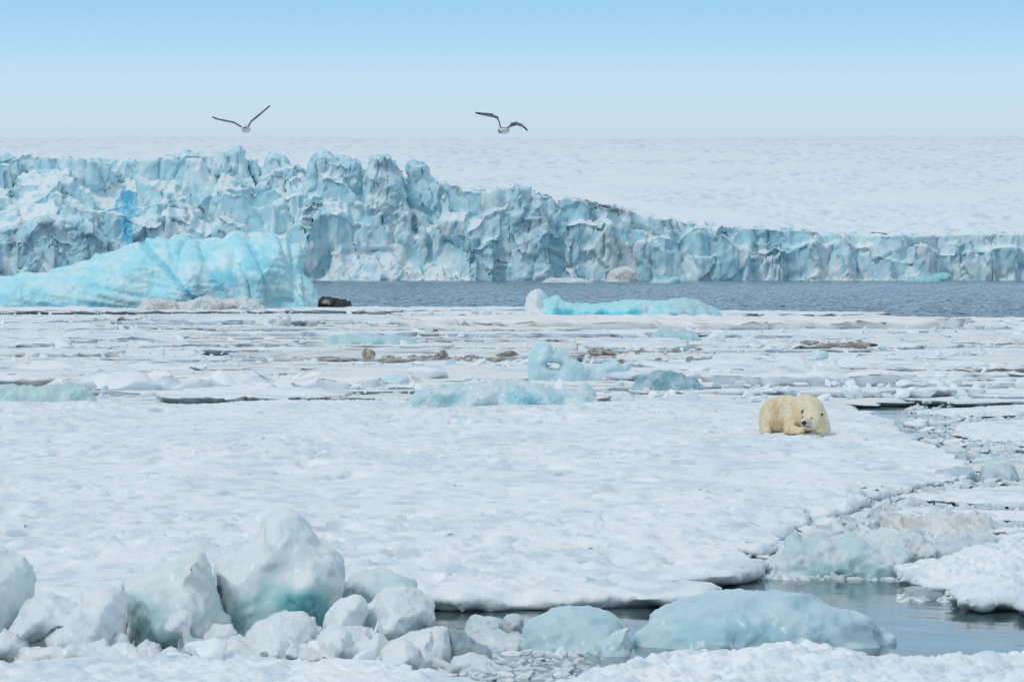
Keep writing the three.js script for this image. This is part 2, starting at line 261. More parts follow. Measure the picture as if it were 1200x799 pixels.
  swell(g, (x, y, z, a, b, c) => {
    const flat = Math.max(0, b), side = 1 - .8 * flat, wx = x + 1.5 * n3(x * .09, y * .09, z * .09), wy = y + .45 * x * n3(x * .015, 7, 1) * .5;
    const big = facet(wx / 10, wy / 11, z / 10), crack = sstep(.09, .01, facet.edge) * sstep(.0, .3, n3(x * .05 + 20, y * .05, z * .05));
    const cleft = sstep(.11, .02, Math.abs(n3(x * .16 + .03 * y, y * .035, z * .12 + 5))) * sstep(-.1, .25, n3(x * .04 + 9, y * .05, z * .04)) * (1 - flat);
    let d = side * (1.7 * big - 1.1 * cleft - 1.3 * crack + .6 * facet(wx / 3 + 40, wy / 6.5, z / 3) + .4 * fbm3(x * .25, y * .16, z * .25, 3) - .25);
    if (y > 0) for (const m of marks) if (x > m.x0 && x < m.x1) { const k = -1178 / z, q = near(m, x * k + .5 * n3(x * .4, y * .4, 2), CAM_H + (y - CAM_H) * k); if (q < m.w * 2.2) d -= m.dep * sstep(m.w * 2.2, m.w * .3, q) * Math.max(.3, c); }
    return d;
  });
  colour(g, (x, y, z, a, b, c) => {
    const i = Math.round((x - x0) / cx), k = Math.round((z - zF) / cz), rub = RUB[clamp(k, 0, nz - 1) * nx + clamp(i, 0, nx - 1)];
    const s1 = fbm3(x * .06, y * .09, z * .06, 4), s2 = fbm3(x * .2 + 50, y * .17, z * .2, 4), s3 = n3(x * .9, y * .7, z * .9), vein = fbm3(x * .3 + y * .08, y * .08, 9, 3);
    facet((x + 1.5 * n3(x * .09, y * .09, z * .09)) / 10, (y + .225 * x * n3(x * .015, 7, 1)) / 11, z / 10); const own = facet.id - .5;
    let v = mix([.46, .73, .82], [.68, .85, .90], sstep(-.25, .3, s1 + .4 * s2 + .5 * own));
    v = mix(v, [.36, .68, .80], .75 * sstep(.10, .34, s2 - .25 * s1 + .06 * s3 - .2 * own));
    v = mix(v, [.50, .60, .64], sstep(.22, .42, vein + .1 * s3) * .35);
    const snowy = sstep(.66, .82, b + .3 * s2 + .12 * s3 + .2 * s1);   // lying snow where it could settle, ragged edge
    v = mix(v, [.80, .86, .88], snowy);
    v = mix(v, [.76, .84, .86], clamp(rub) * sstep(-.25, .1, s2 + .25 * s3));
    if (y > 0) for (const m of marks) if (x > m.x0 && x < m.x1) { const k = -1178 / z, q = near(m, x * k + .5 * n3(x * .4, y * .4, 2), CAM_H + (y - CAM_H) * k) + .5 * m.w * n3(x * 1.1, y * .8, z * .6); if (q < m.w) v = mix(v, m.c, sstep(m.w, m.w * .7, q) * (.75 + .25 * s3)); }
    return v;
  });
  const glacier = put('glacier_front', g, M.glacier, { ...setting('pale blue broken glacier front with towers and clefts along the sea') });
  // the towers that stand clear of the front: outline, waterline picture height for their distance, half thickness
  for (const [px, Y0, T, seed] of [
    [[[236, 300], [239, 204], [243, 186], [247, 183], [262, 180], [268, 175], [284, 174], [286, 186], [290, 201], [296, 222], [302, 300]], 328.4, 6, 3],
    [[[297, 300], [300, 206], [308, 196], [313, 182], [320, 180], [333, 183], [338, 192], [350, 203], [358, 236], [366, 300]], 328.3, 6, 8],
    [[[352, 310], [357, 214], [361, 194], [367, 179], [378, 177], [386, 180], [396, 180], [411, 184], [423, 193], [426, 214], [432, 310]], 328.7, 7, 13],
    [[[420, 320], [426, 230], [430, 206], [434, 185], [440, 181], [453, 182], [457, 187], [464, 199], [471, 218], [482, 250], [488, 320]], 328.8, 6.5, 21],
    [[[474, 315], [477, 212], [479, 192], [484, 189], [497, 191], [503, 196], [507, 209], [518, 232], [530, 315]], 328.7, 5.5, 27],
    [[[150, 300], [158, 214], [166, 198], [172, 194], [200, 184], [208, 181], [222, 179], [225, 199], [236, 232], [248, 300]], 328.2, 8, 34],
    [[[70, 300], [78, 214], [92, 199], [118, 192], [140, 191], [152, 197], [158, 226], [162, 300]], 328.2, 7, 41],
    [[[-30, 300], [-20, 200], [-6, 184], [14, 182], [34, 187], [56, 189], [64, 206], [76, 300]], 328.2, 8, 47],
    [[[596, 322], [600, 240], [604, 219], [612, 217], [622, 221], [634, 232], [642, 262], [650, 322]], 329, 3.6, 52],
    [[[20, 330], [26, 276], [40, 258], [60, 250], [88, 253], [112, 262], [128, 284], [136, 330]], 328.9, 7, 58],
  ]) {
    const Xc = (px[0][0] + px.at(-1)[0]) / 2, p = at(Xc, Y0), k = -p[2] / FOCAL;
    const t = lump(px.map(([X, Y]) => [(X - Xc) * k, (Y0 - Y) * k - (Y > 298 ? 8 : 0)]), T, { sharp: 1, seed, size: 9, cell: .5, cellZ: .6, round: 1.7, warp: .02, rough: .025, freq: 3, facet: .07, cut: .13, bottom: -1, flute: (x, y, z) => -1.1 * sstep(.12, .02, Math.abs(n3(x * .2 + seed, y * .03, z * .12))), color: (x, y, z) => {
      const a = fbm3(x * .1 + seed, y * .1, z * .1, 4), b = fbm3(x * .4, y * .25 + seed, z * .4, 3); facet(x * 1.5 / 9 + seed * 1.7, y * 1.5 / 9, z * 1.5 / 9); const own = facet.id - .5;
      return mix(mix([.46, .73, .82], [.68, .85, .90], sstep(-.3, .3, a + .5 * own)), [.44, .71, .80], .6 * sstep(.1, .32, b - .2 * own));
    } });
    part('serac', t, M.glacier, glacier, p);
  }
}

// ------------------------------------------------------------------ builders for ice
/** solid lump whose side view is a polygon (metres, y up from the base), thick in z, swollen and weathered */
function lump(poly, T, o = {}) {
  const P = o.sharp ? poly : rounded(poly, 4), holes = (o.holes || []).map(h => o.sharp ? h : rounded(h, 4)), cell = o.cell || .03, seed = o.seed || 1, S0 = o.size || 1;
  let x0 = 1e9, x1 = -1e9, y0 = 1e9, y1 = -1e9; for (const [x, y] of P) { x0 = Math.min(x0, x); x1 = Math.max(x1, x); y0 = Math.min(y0, y); y1 = Math.max(y1, y); }
  const sd = (x, y) => { let d = polySD(P, x, y); for (const h of holes) d = Math.max(d, -polySD(h, x, y)); return d; };
  const pad = cell * 3, nx = Math.ceil((x1 - x0 + 2 * pad) / cell) + 2, D = new Float32Array(nx * (Math.ceil((y1 - y0 + 2 * pad) / cell) + 3)).fill(NaN);
  const rm = o.round || Math.min(x1 - x0, y1 - y0) * .38, lean = o.lean || 0, wa = (o.warp ?? .05) * S0, wf = 1.3 / S0, fz = o.front ?? 1;
  const Zm = T * 1.32 * Math.max(1, fz) + Math.abs(lean) * (y1 - y0) + wa * 2;
  const g = nets((x, y, z, i, j) => {
    const q = j * nx + i; let d = D[q]; if (d !== d) d = D[q] = sd(x, y);
    d += wa * n3(x * wf + seed, y * wf, z * wf) + wa * .6 * n3(x * wf * 2.3, y * wf * 2.3 + seed, z * wf * 2.3);
    const zz = z - lean * y, t = T * (1 + .25 * n2(x * wf * .7 + seed * 3, y * wf * .7)) * (zz > 0 ? fz : 1), a = zz / t, m = clamp(-d / rm);
    return d < 0 ? a * a - m * (2 - m) : a * a + 2 * d / rm;
  }, [x0 - pad, Math.max(y0 - pad, o.bottom ?? -.3), -Zm], [x1 + pad, y1 + pad, Zm], [cell, cell, o.cellZ || cell * 1.3]);
  const r = o.rough ?? .03, f = (o.freq || 2.2) / S0, am = r * S0;
  swell(g, (x, y, z) => am * 1.6 * fbm3(x * f + seed, y * f, z * f, 3) - am * .9 * Math.abs(n3(x * f * 1.9, y * f * 1.9 + seed, z * f * 1.9)) + am * .35 * fbm3(x * f * 6, y * f * 6, z * f * 6 + seed, 3) + (o.facet ?? .014) * S0 * facet(x * 3.2 / S0 + seed, y * 3.2 / S0, z * 3.2 / S0) + (o.cut ?? .03) * S0 * facet(x * 1.5 / S0 + seed * 1.7, y * 1.5 / S0, z * 1.5 / S0) + (o.flute ? o.flute(x, y, z) : 0));
  colour(g, o.color || ((x, y, z) => mix(SNOW, PALE, sstep(-.1, .5, fbm3(x + seed, y, z)))));
  return flatUV(g);
}
/** colour of an ice lump: body colour with crust and spots, mostly pockets of clear ice, whose ragged outlines are laid out in picture places */
function iceColour(base, spots, crust, seed, f = 1) {
  return (x, y, z) => {
    const a = fbm3(x * 1.6 * f + seed, y * 1.6 * f, z * 1.6 * f, 4), b = fbm3(x * 6 * f, y * 6 * f + seed, z * 6 * f, 3);
    let v = mix(base, crust, sstep(-.35, .35, a + .15 * b));
    for (const [sx, sy, rx, ry, c, k = 1] of spots) { const q = Math.hypot((x - sx) / rx, (y - sy) / ry) + .55 * a + .18 * b; v = mix(v, c, k * sstep(1.12, .6, q)); }
    return v;
  };
}
/** block placed from the photograph: outline in picture places, waterline (or floor) at Y = base */
function block(name, label, category, outline, base, T, o = {}) {
  const h = o.h || 0, xs = outline.map(p => p[0]), Xc = (Math.min(...xs) + Math.max(...xs)) / 2, p = at(Xc, base, h), s = -p[2] / FOCAL;
  const L = ([X, Y]) => [(X - Xc) * s, (base - Y) * s];
  const spots = (o.spots || []).map(([X, Y, rx, ry, c, k]) => [...L([X, Y]), rx * s, ry * s, c, k]);
  const seed = o.seed || Math.abs(Math.round(Xc * 7 + base * 3)) % 997, hgt = (Math.max(...xs) - Math.min(...xs)) * s;
  const deepest = (Math.max(base - Math.min(...outline.map(p => p[1])), 20)) * .9, g = lump(outline.map(([X, Y]) => L([X, Y > base ? Y + deepest : Y])), T, { bottom: -Math.max(.15, hgt * .04), ...o, holes: (o.holes || []).map(h => h.map(L)), seed, size: o.size || Math.min(2, hgt * .6), color: iceColour(o.base || PALE, spots, o.crust || SNOW, seed, o.cf || 1) });
  return put(name, g, o.mat || M.ice, thing(label, category, o.group), [p[0], p[1], p[2] + (o.dz || 0)]);
}
/** flat floe with a free outline (x, z in metres): lumpy top, rounded shoulder, undercut at the waterline; rows widen with distance */
function outlineFloe(outline, h0, cell, grow, bumps, colourOf, o = {}) {
  const P = rounded(outline, 6); let x0 = 1e9, x1 = -1e9, z0 = 1e9, z1 = -1e9; for (const [x, z] of P) { x0 = Math.min(x0, x); x1 = Math.max(x1, x); z0 = Math.min(z0, z); z1 = Math.max(z1, z); }
  x0 -= .8; x1 += .8; z1 += .8; z0 -= .8;
  const [cx, cy, cz] = cell, wob = o.wob ?? .12, depth = z1 - z0, toZ = t => z1 - (t + grow * t * t);
  const tMax = grow ? (-1 + Math.sqrt(1 + 4 * grow * depth)) / (2 * grow) : depth;
  const nx = Math.ceil((x1 - x0) / cx) + 1, nz = Math.ceil(tMax / cz) + 1, S = new Float32Array(nx * nz), TOP = new Float32Array(nx * nz);
  for (let k = 0; k < nz; k++) for (let i = 0; i < nx; i++) {
    const x = x0 + i * cx, z = toZ(tMax - k * cz), sd = -polySD(P, x, z); let q = sd;
    if (sd > -1.2 && sd < 1.2) q += wob * n2(x * .9, z * .9) + wob * .7 * n2(x * 2.6, z * 2.6) + wob * .35 * n2(x * 6.5, z * 6.5);
    S[k * nx + i] = q; TOP[k * nx + i] = q > -.4 ? h0 + bumps(x, z) - (o.slump ?? .05) * sstep(1.2, 0, q) : h0;
  }
  const rim = [[-.16, .30], [-.02, .14], [.08, .07], [.3, -.02], [.62, .0], [.85, .05], [1.1, .12], [2, .3]], round = o.round ?? .07;
  const prof = u => { let k = 0; while (k < rim.length - 2 && u > rim[k + 1][0]) k++; const t = clamp((u - rim[k][0]) / (rim[k + 1][0] - rim[k][0])); return lerp(rim[k][1], rim[k + 1][1], t); };
  const g = nets((x, y, t, i, j, k) => {
    const kk = Math.min(k, nz - 1), s = S[kk * nx + i], top = TOP[kk * nx + i], a = y - top;
    if (s > .9) return a; if (s < -.6) return -s;
    const z = toZ(tMax - kk * cz), e = prof(y / h0) - s + .05 * n3(x * 2.6, y * 7, z * 2.6) + .02 * n3(x * 9, y * 14, z * 9), h = Math.max(round - Math.abs(a - e), 0) / round;
    return Math.max(a, e) + h * h * round * .25;
  }, [x0, -.16, 0], [x0 + (nx - 1) * cx, h0 + (o.head ?? .3), (nz - 1) * cz], [cx, cy, cz]);
  const p = g.attributes.position; for (let i = 0; i < p.count; i++) { const t = p.getZ(i), z = toZ(tMax - t), x = p.getX(i), s = S[Math.min(nz - 1, Math.round(t / cz)) * nx + Math.min(nx - 1, Math.round((x - x0) / cx))]; p.setZ(i, z); if (s > .2) p.setY(i, lerp(p.getY(i), h0 + bumps(x, z) - (o.slump ?? .05) * sstep(1.2, 0, s), sstep(.2, .45, s))); }
  g.computeVertexNormals(); colour(g, colourOf); return flatUV(g);
}
/** rounded floe for the pack: rings from the middle to an undercut rim */
function ringFloe(a, b, h0, seed, o = {}) {
  const r = rng(seed * 31 + 7), N = o.n || 112, inner = 7, ph = r() * 9, ex = 2.2 + r() * 1.6, pos = [], idx = [], am = o.bump ?? .12;
  const rad = th => { const c = Math.abs(Math.cos(th)), s = Math.abs(Math.sin(th)); return 1 / Math.pow(Math.pow(c, ex) + Math.pow(s, ex), 1 / ex) * (1 + .14 * n2(Math.cos(th) * 1.6 + ph, Math.sin(th) * 1.6) + .10 * n2(Math.cos(th) * 4 + ph, Math.sin(th) * 4) + .05 * n2(Math.cos(th) * 11 + ph, Math.sin(th) * 11)); };
  const rim = [[0, 1], [-.03, .82], [-.10, .55], [-.28, .22], [-.6, -.3]], rings = [];
  for (let k = 1; k <= inner; k++) rings.push([Math.pow(k / inner, .8), 0, 1]);
  for (const [out, y] of rim.slice(1)) rings.push([1, out, y]);
  const bump = (x, z, t) => am * (fbm2(x * .5 + seed, z * .5, 4) * 1.1 + .7 * Math.max(0, n2(x * .7 + seed * 2, z * .9) - .1) * (o.hummock ?? 1) * sstep(.1, .5, t) * sstep(1, .8, t) + .10 * n2(x * 1.7, z * 1.7 + seed)) + (o.tilt || 0) * z / b * h0;
  pos.push(0, h0 + bump(0, 0, 0), 0);
  for (const [t, out, y] of rings) for (let i = 0; i < N; i++) {
    const th = i / N * 6.28318530718, R = rad(th), c = Math.cos(th), s = Math.sin(th), j = 1 + .02 * n2(i * .9, seed + y * 4) * (y < 1 ? 1 : 0);
    const x = (c * R * a * t + c * out) * j, z = (s * R * b * t + s * out) * j;
    pos.push(x, y * Math.max(.05, h0 + bump(x, z, t)) * (y === 1 && t > .97 ? .97 : 1), z);
  }
  for (let i = 0; i < N; i++) idx.push(0, 1 + (i + 1) % N, 1 + i);
  for (let k = 0; k < rings.length - 1; k++) for (let i = 0; i < N; i++) { const p = 1 + k * N + i, q = 1 + k * N + (i + 1) % N; idx.push(p, q, p + N, q, q + N, p + N); }
  const g = geoOf(pos, idx), wet = o.wet ?? .3, top = o.top || SNOW;
  colour(g, (x, y, z, nx, ny) => {
    const q = fbm2(x * .22 + seed, z * .9, 4), w = fbm2(x * .6 + seed * 3, z * 1.7 + 5, 4);
    let v = mix(top, DAMP, sstep(.25 - wet, .5 - wet * .4, q + .3 * w));
    if (o.dirt) v = mix(v, SILT, o.dirt * sstep(.28, .42, w + .25 * n3(x * 2.2, y * 2, z * 2.2)));
    return v;
  });
  return flatUV(g);
}
/** small broken piece: ball cut by random planes, edges melted */
function chunkGeo(seed, o = {}) {
  const g = mergeVertices((() => { const q = new THREE.IcosahedronGeometry(1, o.detail || 6); q.deleteAttribute('uv'); q.deleteAttribute('normal'); return q; })(), 1e-4), r = rng(seed * 97 + 3), planes = [], p = g.attributes.position;
  for (let i = 0; i < 11; i++) { const v = new THREE.Vector3(r() * 2 - 1, (r() * 2 - 1) * .8, r() * 2 - 1).normalize(); planes.push([v, .45 + .5 * r()]); }
  const v = new THREE.Vector3();
  for (let i = 0; i < p.count; i++) {
    v.fromBufferAttribute(p, i).normalize(); let s = 0; const k = 9;
    for (const [n, d] of planes) { const c = v.dot(n); if (c > .02) s += Math.exp(-k * d / c); } s += Math.exp(-k * 1.1);
    const R = -Math.log(s) / k, q = R * (1 + .10 * fbm3(v.x * 2 + seed, v.y * 2, v.z * 2, 3) + .04 * fbm3(v.x * 7, v.y * 7 + seed, v.z * 7, 2)); p.setXYZ(i, v.x * q, v.y * q, v.z * q);
  }
  g.computeVertexNormals();
  const base = o.base || PALE, crust = o.crust || SNOW;
  colour(g, (x, y, z) => { let c = mix(base, crust, sstep(-.3, .15, fbm3(x * 1.3 + seed, y * 1.3, z * 1.3, 4) + (o.bias || 0))); if (o.dirt) c = mix(c, SILT, o.dirt * sstep(0, .2, fbm3(x * 2.5, y * 2.5 + seed, z * 2.5, 4))); return c; });
  return flatUV(g);
}

// ------------------------------------------------------------------ the bear's floe
const FLOE_H = .28;
const lumps = (x, z) => {
  const w = n2(x * .5, z * .5) * .5, a = n2(x * 1.15 + w, z * .75), b = n2(x * 2.3 + 9, z * 1.5 + w), c = n2(x * 4.6, z * 3.1 + 3), zone = sstep(-.4, .5, n2(x * .09 + 4, z * .06) + .5 * sstep(-70, -45, z) - .1);
  return .10 * fbm2(x * .16, z * .09, 2) + (.15 + .85 * zone) * (.07 * (1 - Math.sqrt(a * a + .01)) + .042 * (1 - Math.sqrt(b * b + .02)) + .024 * c + .010 * n2(x * 9, z * 7)) - .10 * sstep(.52, .66, n2(x * .75 + 31, z * .42)) - .05 * sstep(.5, .62, n2(x * 1.7 + 3, z * 1.0 + 60)) - .11;
};
const snowTone = (x, y, z, nx, ny) => {
  const q = fbm2(x * .35, z * .16, 4), w = fbm2(x * 1.6 + 7, z * .8, 4);
  return mix(mix(SNOW, [.77, .83, .87], sstep(-.1, .35, q)), DAMP, .75 * sstep(.06, .36, w + .3 * q));
};
{
  const px = [[-260, 464], [0, 464], [200, 465], [420, 465], [640, 464], [880, 464], [985, 465], [1040, 482], [1077, 505], [1122, 524], [1140, 541], [1094, 551], [1043, 564], [988, 582], [955, 592], [922, 602], [912, 618], [884, 628], [862, 622], [893, 645], [880, 654], [812, 661], [846, 672], [836, 681], [760, 680], [690, 682], [610, 683], [520, 683], [440, 680], [300, 694], [150, 704], [0, 704], [-90, 700]];
  const poly = px.map(([X, Y]) => { const p = at(X, Y, FLOE_H); return [p[0], p[2]]; });
  put('ice_floe', outlineFloe(poly, FLOE_H, [.095, .042, .095], .014, lumps, snowTone), M.snow, thing('broad flat snow-covered floe on which the polar bear lies', 'ice floe'));
}
// two snowy floes at the near side of the lead
const granular = (x, z) => .05 * fbm2(x * .5, z * .5, 2) + .06 * (1 - Math.abs(n2(x * 1.7, z * 1.4))) + .055 * (1 - Math.sqrt(Math.pow(n2(x * 3.3 + 5, z * 2.7), 2) + .04)) + .022 * n2(x * 6.5, z * 5.5) - .07;
{
  const A = [[-200, 768], [0, 768], [150, 764], [260, 759], [340, 764], [430, 768], [520, 778], [560, 795], [590, 815], [596, 850], [300, 856], [-200, 856]];
  put('ice_floe', outlineFloe(A.map(([X, Y]) => { const p = at(X, Y, .1); return [p[0], p[2]]; }), .1, [.032, .03, .034], .02, (x, z) => granular(x, z) * .8, snowTone, { wob: .06 }), M.snow, thing('low smooth snow shelf in front of the piled ice blocks', 'ice floe'));
  const B = [[634, 850], [650, 795], [690, 776], [760, 764], [850, 752], [940, 748], [1010, 756], [1100, 762], [1200, 759], [1330, 756], [1350, 856], [900, 858]];
  put('ice_floe', outlineFloe(B.map(([X, Y]) => { const p = at(X, Y, .16); return [p[0], p[2]]; }), .16, [.032, .03, .034], .02, (x, z) => granular(x, z) * 1.35, snowTone, { wob: .06 }), M.snow, thing('crumbly granular snow bank in front of the smooth blue ice dome', 'ice floe'));
}

// ------------------------------------------------------------------ pack ice between the bear's floe and the open sea
{
  const r = rng(2024), label = 'flat snowy floe in the crowded pack between the bear and the sea', group = 'floes of the crowded pack ice';
  let d = 102, seed = 1, silty = false;
  while (d < 292) {
    const deep = 2.6 + (d - 100) * .04 + r() * 2.6, half = d * .128 + 5; let x = -half - r() * 8;
    while (x < half) {
      const w = (3 + r() * r() * 15) * (1 + (d - 100) / 240), X = 600 + (x + w / 2) * FOCAL / d;
      const far = X > 905 ? 268 : X > 560 ? 306 : 330;
      if (d + deep < far + 8) {
        const Yf = HORIZON + CAM_H * FOCAL / d, low = X > 560 && X < 850 && Yf > 430 ? .45 : 1, k = low < 1 ? r() * .6 : r(), h = low * (k < .3 ? .07 + r() * .06 : .13 + r() * r() * .30), a = w / 2 * 1.06, b = deep / 2 * (1.0 + r() * .35);
        put('ice_floe', ringFloe(a, b, h, seed++, { bump: k > .88 ? .15 : .06, hummock: k > .7 ? 1.6 : .5, wet: .14 + r() * .4, tilt: (r() - .5) * .9, top: r() < .3 ? [.80, .81, .80] : SNOW, dirt: (silty = r() < .14) ? .8 : 0 }), M.pack, silty ? thing('snowy pack floe flecked with brown silt', 'ice floe', 'silt-flecked floes of the pack') : k > .88 ? thing('lumpy hummocked snow floe in the crowded pack', 'ice floe', 'hummocked floes of the pack') : k < .3 ? thing('thin low floe barely above water in the crowded pack', 'ice floe', 'thin low floes of the pack') : thing(label, 'ice floe', group), [x + w / 2, 0, -(d + deep / 2 + (r() - .5) * 2)], (r() - .5) * .3);
      }
      x += w * (.98 + r() * .05) + r() * .4;
    }
    d += deep * (.78 + r() * .12);
  }
  // closing floes along the sea edge
  for (let X = -80; X < 930; X += 78) { const p = at(X, X < 580 ? 367.5 : 370 + r() * 2); put('ice_floe', ringFloe(9 + r() * 4, 9, .2 + r() * .18, seed++, { bump: .18, wet: .2 }), M.pack, thing(label, 'ice floe', group), p); }
  for (let X = 940; X < 1260; X += 60) { const p = at(X, 380 + r() * 2); put('ice_floe', ringFloe(5 + r() * 3, 6, .2 + r() * .16, seed++, { bump: .16, wet: .2 }), M.pack, thing(label, 'ice floe', group), p); }
}
// floes told apart in the photograph: centre X, near edge Y, width and depth (m), height, look
for (const [X, Y, w, dep, h, o, label] of [
  [830, 391, 13.5, 22, .62, { bump: .25, top: [.86, .85, .84], wet: 0 }, 'raised pinkish-white snow floe at the foot of the turquoise iceberg'],
  [50, 462, 5.2, 5, .40, { bump: .1, wet: 0 }, 'thick snowy floe behind the sea-green ice ledge'],
  [225, 465, 3.5, 2.6, .30, { bump: .35, hummock: 2, wet: .1 }, 'lumpy hummocked snow floe beside the sea-green ice ledge'],
  [310, 464, 2.9, 3.6, .34, { bump: .22, hummock: 1.6, wet: 0 }, 'thick white snow hump against the far edge of the bear\'s floe'],
]) { const p = at(X, Y); put('ice_floe', ringFloe(w, dep / 2, h, Math.round(X + Y), { n: 150, ...o }), M.pack, thing(label, 'ice floe'), [p[0], 0, p[2] - dep / 2]); }
for (const [h, label, px, bump] of [
  [.16, 'snow floe at the bend of the brash channel beyond the bear', [[1120, 495], [1156, 489], [1290, 485], [1300, 520], [1215, 523], [1184, 512], [1134, 507]], .4],
  [.12, 'damp flat floe lying behind the bend of the brash channel', [[1066, 477], [1110, 474], [1200, 471], [1310, 470], [1310, 479], [1190, 482], [1112, 483]], .3],
  [.13, 'small smooth snow floe tucked into the elbow of the channel', [[1178, 538], [1206, 531], [1280, 530], [1285, 546], [1215, 548], [1190, 545]], .3],
  [.13, 'long pale floe lying across the brash channel', [[1052, 575], [1092, 568], [1160, 564], [1280, 560], [1285, 583], [1170, 584], [1098, 580]], .35],
  [.12, 'narrow white floe in front of the long pale floe', [[1030, 598], [1056, 590], [1082, 587], [1130, 592], [1280, 593], [1285, 604], [1130, 603], [1066, 603]], .4],
  [.12, 'pale floe beside the silt-stained rubble', [[1156, 622], [1184, 613], [1285, 609], [1290, 626], [1205, 630]], .5],
]) put('ice_floe', outlineFloe(px.map(([X, Y]) => { const p = at(X, Y, h); return [p[0], p[2]]; }), h, [.06, .035, .08], .01, (x, z) => lumps(x, z) * bump, snowTone, { wob: .12 }), M.snow, thing(label, 'ice floe'));
{ // thick floe with a rounded shoulder at the right of the open lead
  const C = [[1056, 656], [1075, 650], [1105, 645], [1150, 634], [1200, 622], [1320, 615], [1340, 690], [1230, 700], [1190, 689], [1150, 690], [1122, 684], [1118, 672], [1085, 671]];
  put('ice_floe', outlineFloe(C.map(([X, Y]) => { const p = at(X, Y, .24); return [p[0], p[2]]; }), .24, [.035, .03, .04], .02, (x, z) => granular(x, z) * 1.3, snowTone, { wob: .08 }), M.snow, thing('thick crumbly snow floe overhanging the open lead', 'ice floe'));
}

// ------------------------------------------------------------------ icebergs
{ // long blue iceberg
  const top = [[-140, 352], [-60, 334], [0, 322], [60, 312], [110, 297], [150, 285], [185, 277], [250, 272], [290, 270], [326, 272], [342, 279], [353, 293], [362, 316], [371, 340], [384, 357], [400, 366]];
  const p = at(120, 365), s = -p[2] / FOCAL, P = [...top.map(([X, Y]) => [(X - 120) * s, (366 - Y) * s]), [(424 - 120) * s, -6], [(-160 - 120) * s, -6]];
  const flute = (x, y, z) => {
    const u = x * .95 + y * .25, right = sstep(3, 8, x);
    const a = -.55 * Math.pow(1 - Math.abs(n3(u * .42, (x * .5 - y) * .07, z * .1)), 3) * (.10 + 1.1 * right) - .26 * Math.pow(1 - Math.abs(n3((y * 1.1 + x * .22) * .9 + 4, x * .06, 2.5)), 4) * (1 - right * .6);
    const line = Math.abs((x - 5.3) * .72 + (y - 2.9) * .72);       // one long diagonal cleft
    return a - .3 * sstep(.3, .04, line + .1 * n3(x, y, 3)) * sstep(-1, 1, x - 2) * sstep(11, 9, x);
  };
  const g = lump(P, 4.6, { bottom: -.6, cell: .15, cellZ: .18, round: 5.2, warp: .02, size: 6, rough: .02, freq: 3, facet: .02, cut: .025, lean: -.35, seed: 4, flute, color: (x, y, z) => {
    const a = fbm3(x * .28, y * .5, z * .28, 4), b = fbm3((x * .8 + y) * .5, (y - x * .3) * .3, z * .3 + 8, 4), c = n3(x * 2, y * 2, z * 2);
    let v = mix([.50, .90, .98], [.70, .94, .98], sstep(-.35, .35, a));
    v = mix(v, [.36, .84, .96], .4 * sstep(.16, .36, b + .08 * c));
    const pocket = Math.hypot((x - 9.2) / 1.5, (y - 2.6) / .9) + .6 * b, pocket2 = Math.hypot((x - 11.2) / 1.6, (y - 4.2) / 1.1) + .8 * a, pocket3 = Math.hypot((x + 3) / 3, (y - .5) / .5) + .8 * b, pocket4 = Math.hypot((x + 8.3) / 1.6, (y - 1) / .8) + .7 * b;
    v = mix(v, [.26, .74, .90], sstep(1.0, .5, Math.min(pocket, pocket2, pocket3, pocket4) + .12 * c) * .7);
    return mix(v, [.24, .68, .85], .7 * sstep(.32, .1, Math.abs((x - 5.3) * .72 + (y - 2.9) * .72) + .15 * c) * sstep(-1, 1, x - 2) * sstep(11, 9, x));
  } });
  put('iceberg', g, M.blueIce, thing('long bright blue iceberg with fluted sides sloping down to one end', 'iceberg'), [p[0], -.1, p[2] - 3]);
}
block('iceberg', 'low turquoise iceberg with a white knob at one end', 'iceberg', [[612, 385], [615, 362], [618, 347], [627, 339], [636, 341], [643, 349], [653, 346], [662, 353], [690, 356], [725, 353], [748, 351], [760, 352], [775, 352], [795, 349], [815, 351], [830, 358], [846, 369], [850, 390], [720, 392]], 379, 2.2, { round: 1.1, rough: .035, warp: .06, size: 1, cell: .08, h: .1, base: [.40, .86, .92], crust: [.52, .88, .93], spots: [[625, 358, 15, 24, [.84, .88, .90]], [660, 366, 14, 8, [.20, .72, .82]], [702, 374, 44, 9, [.08, .66, .78]], [735, 372, 24, 9, [.20, .76, .86]], [757, 362, 9, 7, [.78, .87, .90], .7], [812, 360, 40, 14, [.50, .75, .80]]], cf: .8 });
block('iceberg', 'small pale blue iceberg with a hole through it like an arch', 'iceberg', [[619, 446], [618, 425], [622, 408], [631, 402], [643, 401], [647, 406], [648, 413], [652, 404], [662, 410], [672, 420], [686, 428], [699, 430], [708, 424], [722, 422], [728, 426], [736, 437], [736, 446]], 443, .4, { h: .22, sharp: 1, cut: .01, holes: [[[640, 427], [644, 424.5], [651, 426], [657, 427], [655, 431], [646, 431]]], round: .16, rough: .02, warp: .015, cell: .035, size: .8, base: [.54, .78, .83], crust: [.64, .83, .87], cf: 1.2 });
block('iceberg', 'low blue-white ice slab with a turquoise pocket at the rim of the floe', 'iceberg', [[478, 474], [486, 461], [520, 453], [560, 449], [600, 446], [630, 449], [650, 456], [680, 458], [694, 464], [700, 476]], 473, .9, { h: .2, round: .45, rough: .05, warp: .06, cell: .04, size: .8, base: [.58, .78, .83], crust: [.74, .84, .87], spots: [[612, 465, 28, 7, [.30, .68, .76], .8], [655, 464, 24, 5, [.42, .74, .80], .8], [520, 466, 26, 6, [.40, .68, .70]]] });
block('ice_block', 'long sea-green ice ledge at the far rim of the bear\'s floe', 'ice block', [[-60, 470], [-56, 455], [-10, 451], [40, 452], [80, 451], [102, 456], [108, 470]], 466, .5, { h: .2, round: .25, rough: .03, cell: .035, size: .7, base: [.50, .72, .72], crust: [.62, .79, .79] });
